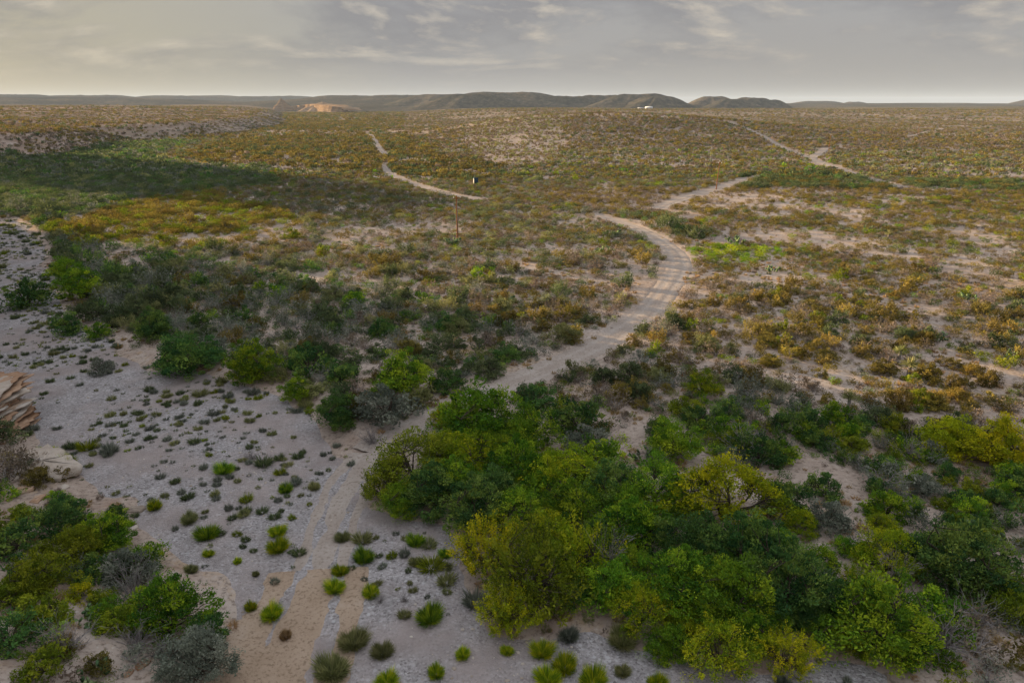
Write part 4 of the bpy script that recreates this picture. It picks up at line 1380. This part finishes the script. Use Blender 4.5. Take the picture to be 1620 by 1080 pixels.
# straw tufts and seedlings on soil
x, y = jgrid(0.95, 23, 150)
sd = wash_sd(x, y)
cl = fbm(x, y, 8, 3, 87)
straw = np.zeros(len(x))
for Zp in ([(580, 700), (650, 650), (720, 640), (740, 655), (660, 690), (610, 735)], [(870, 690), (960, 690), (970, 725), (880, 725)], [(1470, 960), (1640, 930), (1640, 1100), (1440, 1100)],
           [(360, 960), (500, 930), (510, 1000), (470, 1100), (380, 1100)], [(1300, 760), (1500, 740), (1500, 800), (1330, 800)], [(720, 830), (690, 815), (640, 800), (620, 825), (700, 850)]):
    straw = np.maximum(straw, poly_sd(x, y, zone(Zp)) < 0)
k_ = (sd > 0.0) & (rng.uniform(0, 1, len(x)) < np.maximum(0.62 * ss(0.45, 0.68, cl), 0.55 * straw)) & road_clear(x, y, -0.5)
n = int(k_.sum())
put('straw_tuft', x[k_], y[k_], rng.uniform(0.4, 1.1, n), np.where(rng.uniform(0, 1, n) < 0.72, 'ST', np.where(rng.uniform(0, 1, n) < 0.5, 'BR', 'SG')))

KINDS = {  # kind -> (near prototypes, natural width, height factor, category, group, mass name)
    'olive_shrub': (MID, 2.4, 1.0, 'shrub', 'olive shrubs on the plain', 'olive_scrub'),
    'green_shrub': (MID, 2.4, 1.05, 'shrub', 'green shrubs on the plain', 'green_scrub'),
    'gray_brush': (THIN, 2.3, 0.95, 'brush', 'twiggy brush on the plain', 'twiggy_scrub'),
    'gravel_tuft': (TUFT, 1.0, 1.0, 'tuft', 'tufts on the gravel bed', 'gravel_ground_cover'),
    'straw_tuft': (GRASS, 0.95, 1.0, 'grass', 'straw grass tufts', 'straw_grass'),
}
LNAME = {'OB': 'olive brown', 'DD': 'dull green', 'OL': 'olive green', 'SG': 'sage green', 'GO': 'golden brown', 'G': 'bright green', 'DG': 'dark green', 'YG': 'lime green', 'GR': 'gray', 'BR': 'brown', 'ST': 'straw coloured', 'Y': 'yellow'}


# far, small forms for the masses
FARP = {}
proto_col = bpy.data.collections.new('far_forms')


def far_set(kind):
    leafs = {'olive_shrub': ['OL', 'SG', 'GO', 'OB'], 'green_shrub': ['G', 'DG', 'YG', 'DD'], 'gray_brush': ['GR', 'BR'], 'gravel_tuft': ['GR', 'SG', 'OL', 'DD'], 'straw_tuft': ['ST', 'BR', 'SG']}[kind]
    c = bpy.data.collections.new(kind + '_forms')
    idx = {}
    i_ = 0
    for lod in (0, 1):
        for lf_ in leafs:
            for v_ in range(3):
                nm = '%s_form_%03d' % (kind, i_)
                if kind in ('gravel_tuft', 'straw_tuft'):
                    src = broom(700 + v_, 0.85, 0.45, 60 if lod == 0 else 14, 0.06 if lod == 0 else 0.13, 0.2)
                elif kind == 'gray_brush':
                    src = scrub(720 + v_ + 10 * lod, 2.3, 1.25, 190 if lod == 0 else 45, 0.20 if lod == 0 else 0.5)
                else:
                    src = scrub(740 + v_ + 10 * lod, 2.4, 1.4, 330 if lod == 0 else 60, 0.20 if lod == 0 else 0.55)
                me_ = src.mesh(nm, [LM[lf_]])
                o = bpy.data.objects.new(nm, me_)
                c.objects.link(o)
                idx[(lod, lf_, v_)] = i_
                i_ += 1
    return c, idx


def mass(name, label, cat, pts, rots, scls, idxs, coll):
    me_ = bpy.data.meshes.new(name)
    me_.vertices.add(len(pts))
    me_.vertices.foreach_set('co', np.asarray(pts, np.float32).ravel())
    for nm, ty, data, key in (('rot', 'FLOAT_VECTOR', rots, 'vector'), ('scl', 'FLOAT_VECTOR', scls, 'vector'), ('idx', 'INT', idxs, 'value')):
        a_ = me_.attributes.new(nm, ty, 'POINT')
        a_.data.foreach_set(key, np.asarray(data, np.int32 if ty == 'INT' else np.float32).ravel())
    o = link(name, me_)
    ng = bpy.data.node_groups.new(name, 'GeometryNodeTree')
    ng.interface.new_socket('Geometry', in_out='INPUT', socket_type='NodeSocketGeometry')
    ng.interface.new_socket('Geometry', in_out='OUTPUT', socket_type='NodeSocketGeometry')
    gi, go = ng.nodes.new('NodeGroupInput'), ng.nodes.new('NodeGroupOutput')
    iop = ng.nodes.new('GeometryNodeInstanceOnPoints')
    ci = ng.nodes.new('GeometryNodeCollectionInfo')
    ci.inputs['Collection'].default_value = coll
    ci.inputs['Separate Children'].default_value = True
    ci.inputs['Reset Children'].default_value = True
    iop.inputs['Pick Instance'].default_value = True
    ng.links.new(gi.outputs[0], iop.inputs['Points'])
    ng.links.new(ci.outputs[0], iop.inputs['Instance'])
    for nm, ty, sock in (('rot', 'FLOAT_VECTOR', 'Rotation'), ('scl', 'FLOAT_VECTOR', 'Scale'), ('idx', 'INT', 'Instance Index')):
        na_ = ng.nodes.new('GeometryNodeInputNamedAttribute')
        na_.data_type = ty
        na_.inputs['Name'].default_value = nm
        if nm == 'rot':
            er = ng.nodes.new('FunctionNodeEulerToRotation')
            ng.links.new(na_.outputs[0], er.inputs[0])
            ng.links.new(er.outputs[0], iop.inputs[sock])
        else:
            ng.links.new(na_.outputs[0], iop.inputs[sock])
    ng.links.new(iop.outputs[0], go.inputs[0])
    md = o.modifiers.new('scatter', 'NODES')
    md.node_group = ng
    return tag(o, label, cat, kind='stuff')


counts = {}
for kind, (protos, W0, hf, cat, group, mname) in KINDS.items():
    x = np.concatenate([p[0] for p in PTS[kind]]); y = np.concatenate([p[1] for p in PTS[kind]])
    wdt = np.concatenate([p[2] for p in PTS[kind]]); lf = np.concatenate([p[3] for p in PTS[kind]])
    z = H(x, y)
    dep = depth_of(x, y, z)
    px = 810 + FPX * x / dep
    py = 540 - FPX * ((z - CAM_Z) * math.cos(PITCH) + y * math.sin(PITCH)) / dep
    spx = wdt / dep * FPX
    inview = (px > 0) & (px < 1620) & (py < 1080)
    order = np.argsort(-np.where(inview, spx, 0))
    ind = order[:290]
    ismass = np.ones(len(x), bool)
    ismass[ind] = False
    for n_, i_ in enumerate(ind):
        s_ = wdt[i_] / W0
        if kind == 'gravel_tuft':
            lab = '%s %stuft %s' % (LNAME[lf[i_]], 'tiny ' if spx[i_] < 14 else '', where(px[i_], py[i_]))
        elif kind == 'straw_tuft':
            lab = '%s grass tuft %s' % (LNAME[lf[i_]], where(px[i_], py[i_]))
        else:
            lab = '%s %s %s' % (LNAME[lf[i_]], ('twiggy brush' if spx[i_] < 40 else 'wide twiggy brush') if kind == 'gray_brush' else ('small shrub' if spx[i_] < 42 else 'wide shrub'), where(px[i_], py[i_]))
        loc = (float(x[i_]), float(y[i_]), float(z[i_]) - 0.04)
        s3 = (s_ * random.uniform(0.88, 1.12), s_ * random.uniform(0.88, 1.12), s_ * hf * random.uniform(0.85, 1.2))
        if kind == 'gray_brush':
            place_tree(kind, lab, cat, group, protos[n_ % len(protos)], lf[i_], loc, random.uniform(0, 6.28), s3, ('foliage', 'stems'))
        elif spx[i_] > 36 and kind in ('olive_shrub', 'green_shrub'):
            f_ = 2.4 / 3.0
            place_tree(kind, lab, cat, group, TREE['low'][n_ % 4], lf[i_], loc, random.uniform(0, 6.28), tuple(v * f_ for v in s3), ('foliage', 'stems'))
        else:
            place_one(kind, lab, cat, group, protos[n_ % len(protos)], lf[i_], loc, random.uniform(0, 6.28), s3)
    coll, idx = far_set(kind)
    mi = np.nonzero(ismass)[0]
    s_ = wdt[mi] / W0
    lod = (dep[mi] > 260) * 1
    ids = [idx[(int(l), str(f), int(v))] for l, f, v in zip(lod, lf[mi], rng.integers(0, 3, len(mi)))]
    sc3 = np.stack([s_ * rng.uniform(0.85, 1.2, len(mi)), s_ * rng.uniform(0.85, 1.2, len(mi)), s_ * hf * rng.uniform(0.8, 1.2, len(mi)) * np.where(dep[mi] > 640, 0.7, 1)], -1)
    rot = np.stack([np.zeros(len(mi)), np.zeros(len(mi)), rng.uniform(0, 6.28, len(mi))], -1)
    counts[kind] = len(x)
    mass(mname, None, None, np.stack([x[mi], y[mi], z[mi] - 0.03], -1), rot, sc3, ids, coll)
print('PLANTS', counts)

# stones on the gravel
x, y = jgrid(0.42, 24, 88)
sd = wash_sd(x, y)
k_ = (sd < 0.8) & (rng.uniform(0, 1, len(x)) < 0.20 * (0.2 + 1.6 * ss(0.4, 0.65, fbm(x, y, 7, 3, 91))))
x, y = x[k_], y[k_]
z = ZW + 0.22 * (fbm(x, y, 9, 3, 14) - 0.5) + 0.10 * (fbm(x, y, 1.6, 3, 15) - 0.5)
STC = bpy.data.collections.new('stone_forms')


def stone(mb, rs, sx, sy, sz, n=8):
    an = np.arange(n) * 2 * math.pi / n
    rows = []
    for f, zf in ((0.75, -0.5), (1.0, 0.0), (0.72, 0.62), (0.0, 0.8)):
        rj = rs.uniform(0.8, 1.15, n)
        rows.append(np.stack([np.cos(an) * f * rj * sx, np.sin(an) * f * rj * sy, zf * sz * rs.uniform(0.8, 1.2, n)], -1))
    i_, j_ = np.meshgrid(np.arange(3), np.arange(n), indexing='ij')
    mb.add(np.concatenate(rows), np.stack([i_ * n + j_, i_ * n + (j_ + 1) % n, (i_ + 1) * n + (j_ + 1) % n, (i_ + 1) * n + j_], -1).reshape(-1, 4))


for v_ in range(4):
    mb = MB()
    stone(mb, np.random.default_rng(800 + v_), 0.5, 0.38, 0.3, 6)
    o = bpy.data.objects.new('stone_form_%d' % v_, mb.mesh('stone', [ROCKP]))
    STC.objects.link(o)
ssz = 0.09 + 0.22 * rng.uniform(0, 1, len(x)) ** 4
mass('river_stones', None, None, np.stack([x, y, z], -1), np.stack([x * 0, x * 0, rng.uniform(0, 6.28, len(x))], -1), np.stack([ssz] * 3, -1), rng.integers(0, 4, len(x)), STC)

# ------------------------------------------------------------------ rock ledge at the left edge
def slab(name, cx, cy, z0, th, lx, ly, rz, rs, mat_, parent, n=14, rough=0.16):
    mb = MB()
    an = np.arange(n) * 2 * math.pi / n
    sq = 1 / np.maximum(np.abs(np.cos(an)), np.abs(np.sin(an))) ** 0.7
    rj = (1 + rs.normal(size=n) * rough) * sq
    rows = []
    for f, zf in ((0.92, 0.0), (1.0, 0.25), (0.99, 0.8), (0.93, 1.0), (0.0, 1.02)):
        q = rj * f * (1 + rs.normal(size=n) * 0.03)
        zj = zf * th * (1 + rs.normal(size=n) * 0.10)
        rows.append(np.stack([np.cos(an) * q * lx, np.sin(an) * q * ly, zj], -1))
    i_, j_ = np.meshgrid(np.arange(len(rows) - 1), np.arange(n), indexing='ij')
    mb.add(np.concatenate(rows), np.stack([i_ * n + j_, i_ * n + (j_ + 1) % n, (i_ + 1) * n + (j_ + 1) % n, (i_ + 1) * n + j_], -1).reshape(-1, 4))
    o = link(name, mb.mesh(name, [mat_]), parent)
    o.location = (cx, cy, z0)
    o.rotation_euler = (rs.normal() * 0.04, rs.normal() * 0.04 , rz)
    return o


rs = np.random.default_rng(900)
cx0, cy0, cz0 = pix(20, 705)
cl_ = empty('rock_ledge', (cx0 - 2.6, cy0, cz0 - 0.9))
tag(cl_, 'layered orange rock ledge jutting in at the left edge', 'rock ledge')
zc = 0.0
for n_ in range(30):
    th = rs.uniform(0.06, 0.27)
    f = n_ / 29
    lx, ly = rs.uniform(2.3, 3.0), rs.uniform(3.0, 4.2)
    slab('rock_slab', -1.2 - 1.6 * f + rs.normal() * 0.35, 1.5 + 2.2 * f + rs.normal() * 0.5, zc, th, lx, ly, rs.normal() * 0.2, rs, ROCK if n_ % 4 else ROCKP, cl_, 40, 0.055)
    zc += th * 0.86
for n_, (px, py, lx, ly, th, rz, lab) in enumerate([
        (70, 740, 3.2, 1.9, 0.8, -0.7, 'big smooth pale boulder slab below the orange ledge'), (208, 806, 0.9, 0.45, 0.3, 0.2, 'flat whitish rock at the edge of the gravel'),
        (205, 836, 0.55, 0.3, 0.25, 0.9, 'small whitish rock on the tip of the left bank')]):
    x0, y0, z0 = pix(px, py)
    b = slab('boulder', x0, y0, z0 - 0.25, th, lx, ly, rz, rs, ROCKP, None, 30, 0.06)
    tag(b, lab, 'boulder')
for n_, (px, py, s_) in enumerate([(15, 760, 1.0), (40, 775, 0.8), (60, 790, 0.7), (85, 785, 0.6), (25, 740, 0.9), (140, 918, 0.6), (152, 925, 0.5), (132, 912, 0.45), (5, 785, 0.8), (100, 770, 0.5), (225, 1050, 0.5), (200, 1065, 0.4), (165, 915, 0.4), (45, 760, 0.6)]):
    x0, y0, z0 = pix(px, py)
    b = slab('rock', x0, y0, z0 - 0.15, 0.4 * s_, s_ * 0.8, s_ * 0.6, rs.uniform(0, 6), rs, ROCK if n_ % 3 else ROCKP, None, 9, 0.15)
    tag(b, 'loose %s rock %s' % ('orange' if n_ % 3 else 'pale', where(px, py)), 'rock', 'loose rocks')

# ------------------------------------------------------------------ power poles, cabin, ranch buildings
WOOD = plain_mat('pole_wood', (0.25, 0.11, 0.045), 0.85)
METAL = plain_mat('galvanised_metal', (0.55, 0.56, 0.56), 0.45)
PORC = plain_mat('insulator', (0.75, 0.74, 0.70), 0.3)


def pole(px, py, hgt, lab, lean=0.0, arm=True, rz=0.5):
    x0, y0, z0 = pix(px, py)
    e = empty('power_pole', (x0, y0, z0), rz)
    e.rotation_euler = (0, lean, rz)
    tag(e, lab, 'power pole', 'power poles across the plain')
    mb = MB()
    tube(mb, [(0, 0, -0.5), (0, 0, hgt * 0.5), (0, 0, hgt)], [0.19, 0.165, 0.13], 10)
    link('pole', mb.mesh('pole', [WOOD], True), e)
    if arm:
        mb = MB()
        box(mb, -0.85, 0.85, -0.22, -0.12, hgt - 0.62, hgt - 0.46)
        link('crossarm', mb.mesh('crossarm', [WOOD]), e)
        for xx, yy, zz_ in ((-0.75, -0.17, hgt - 0.46), (0.75, -0.17, hgt - 0.46), (0, 0, hgt)):
            mb = MB()
            tube(mb, [(xx, yy, zz_ - 0.01), (xx, yy, zz_ + 0.1), (xx, yy, zz_ + 0.2), (xx, yy, zz_ + 0.3)], [0.05, 0.13, 0.11, 0.05], 8)
            link('insulator', mb.mesh('insulator', [PORC], True), e)
    mb = MB()
    box(mb, -0.02, 0.02, -0.205, -0.188, 0.3, hgt - 1.2)
    link('ground_wire_guard', mb.mesh('ground_wire_guard', [METAL]), e)
    return e


pole(724, 379, 9.2, 'nearest wooden power pole with white insulators in mid plain')
pole(1133, 300, 9.2, 'slightly leaning wooden power pole beside the dirt road at right', 0.05)
pole(1311, 238, 9.2, 'distant wooden power pole at the end of the right-hand track')
pole(1452, 213, 9.2, 'very distant wooden power pole by the far right track')

x0, y0, z0 = pix(753, 293)
cab = empty('cabin', (x0, y0, z0), 0.18)
tag(cab, 'narrow dark blue cabin with its sunlit side coloured pale standing in the scrub', 'cabin')
BLUE = plain_mat('blue_panel', (0.025, 0.055, 0.085), 0.5)
SUN_SIDE = plain_mat('sunlit_side_paint', (0.62, 0.63, 0.60), 0.6)
mb = MB(); box(mb, -0.75, 0.75, -0.7, 0.7, 0.0, 2.45); link('body', mb.mesh('body', [BLUE]), cab)
mb = MB(); box(mb, -0.80, -0.753, -0.72, 0.72, 0.02, 2.44); link('sunlit_side', mb.mesh('sunlit_side', [SUN_SIDE]), cab)  # thin pale sheet: the sun on this side is put into its colour
mb = MB(); box(mb, -0.86, 0.86, -0.80, 0.80, 2.453, 2.56); link('roof', mb.mesh('roof', [BLUE]), cab)
mb = MB(); box(mb, -0.5, 0.5, -0.735, -0.703, 0.08, 2.2); d_ = link('door', mb.mesh('door', [BLUE]), cab)
mb = MB(); box(mb, 0.36, 0.44, -0.775, -0.737, 1.0, 1.12); link('handle', mb.mesh('handle', [METAL]), d_)
mb = MB(); tube(mb, [(-0.55, 0.5, 2.4), (-0.55, 0.5, 4.0), (-0.55, 0.5, 5.2)], [0.04, 0.035, 0.03], 6); link('vent_pipe', mb.mesh('vent_pipe', [METAL]), cab)

WHITE = plain_mat('white_sheet_metal', (0.80, 0.80, 0.80), 0.5)
GREYR = plain_mat('grey_roof', (0.42, 0.42, 0.43), 0.5)
DARK = plain_mat('dark_opening', (0.05, 0.045, 0.04), 0.8)


def ranch(px, dist, wx, wy, hw, hr, lab, nm, nwin, rz):
    x0, y0 = fx(px, dist)
    z0 = Hs(x0, y0)
    e = empty(nm, (x0, y0, z0 - 0.2), rz)
    tag(e, lab, 'building', 'far ranch buildings')
    mb = MB()
    v = [(-wx, -wy, 0), (wx, -wy, 0), (wx, wy, 0), (-wx, wy, 0), (-wx, -wy, hw), (wx, -wy, hw), (wx, wy, hw), (-wx, wy, hw), (-wx, 0, hr - 0.15), (wx, 0, hr - 0.15)]
    mb.add(v, [(0, 1, 5, 4), (1, 2, 6, 5), (2, 3, 7, 6), (3, 0, 4, 7)])
    mb.add(v, [(4, 7, 8), (6, 5, 9)])
    link('wall', mb.mesh('wall', [WHITE]), e)
    mb = MB()
    o_ = 0.6
    for s_ in (-1, 1):
        V = [(-wx - o_, s_ * (wy + o_), hw - 0.25), (wx + o_, s_ * (wy + o_), hw - 0.25), (wx + o_, 0, hr), (-wx - o_, 0, hr)]
        V += [(a_, b_, c_ + 0.15) for a_, b_, c_ in V]
        mb.add(V, [(0, 1, 2, 3), (7, 6, 5, 4), (0, 4, 5, 1), (1, 5, 6, 2), (2, 6, 7, 3), (3, 7, 4, 0)])
    link('roof', mb.mesh('roof', [WHITE if nm == 'barn' else GREYR]), e)
    mb = MB(); box(mb, wx * 0.35, wx * 0.35 + 3.2, -wy - 0.08, -wy - 0.003, 0.05, min(3.0, hw - 0.3)); link('door', mb.mesh('door', [DARK]), e)
    for k_ in range(nwin):
        xx = -wx * 0.85 + k_ * wx * 0.34
        mb = MB(); box(mb, xx, xx + 1.4, -wy - 0.07, -wy - 0.003, 1.1, 2.3); link('window', mb.mesh('window', [DARK]), e)


ranch(1026, 2450, 11.5, 6.5, 4.6, 7.0, 'larger white sheet metal barn below the far hills', 'barn', 3, 0.15)
ranch(1013, 2480, 9.0, 4.0, 2.8, 4.2, 'long low white building left of the larger barn', 'ranch_building', 3, 0.05)
ranch(1013, 3050, 6.0, 5.0, 5.0, 7.5, 'small white building on the slope above the barns', 'shed', 2, 0.2)

# ------------------------------------------------------------------ air
m, nt = new_mat('haze_air')
pv_ = N(nt, 'ShaderNodeVolumePrincipled', inp={'Color': (0.60, 0.74, 0.95, 1), 'Density': 0.000032, 'Anisotropy': 0.0})
o_ = N(nt, 'ShaderNodeOutputMaterial')
nt.links.new(pv_.outputs[0], o_.inputs['Volume'])
mb = MB()
box(mb, -26000, 26000, -26000, 26000, -25, 260)
hz = link('haze', mb.mesh('haze', [m]))
tag(hz, 'thin evening haze over the whole plain', 'haze', kind='stuff')
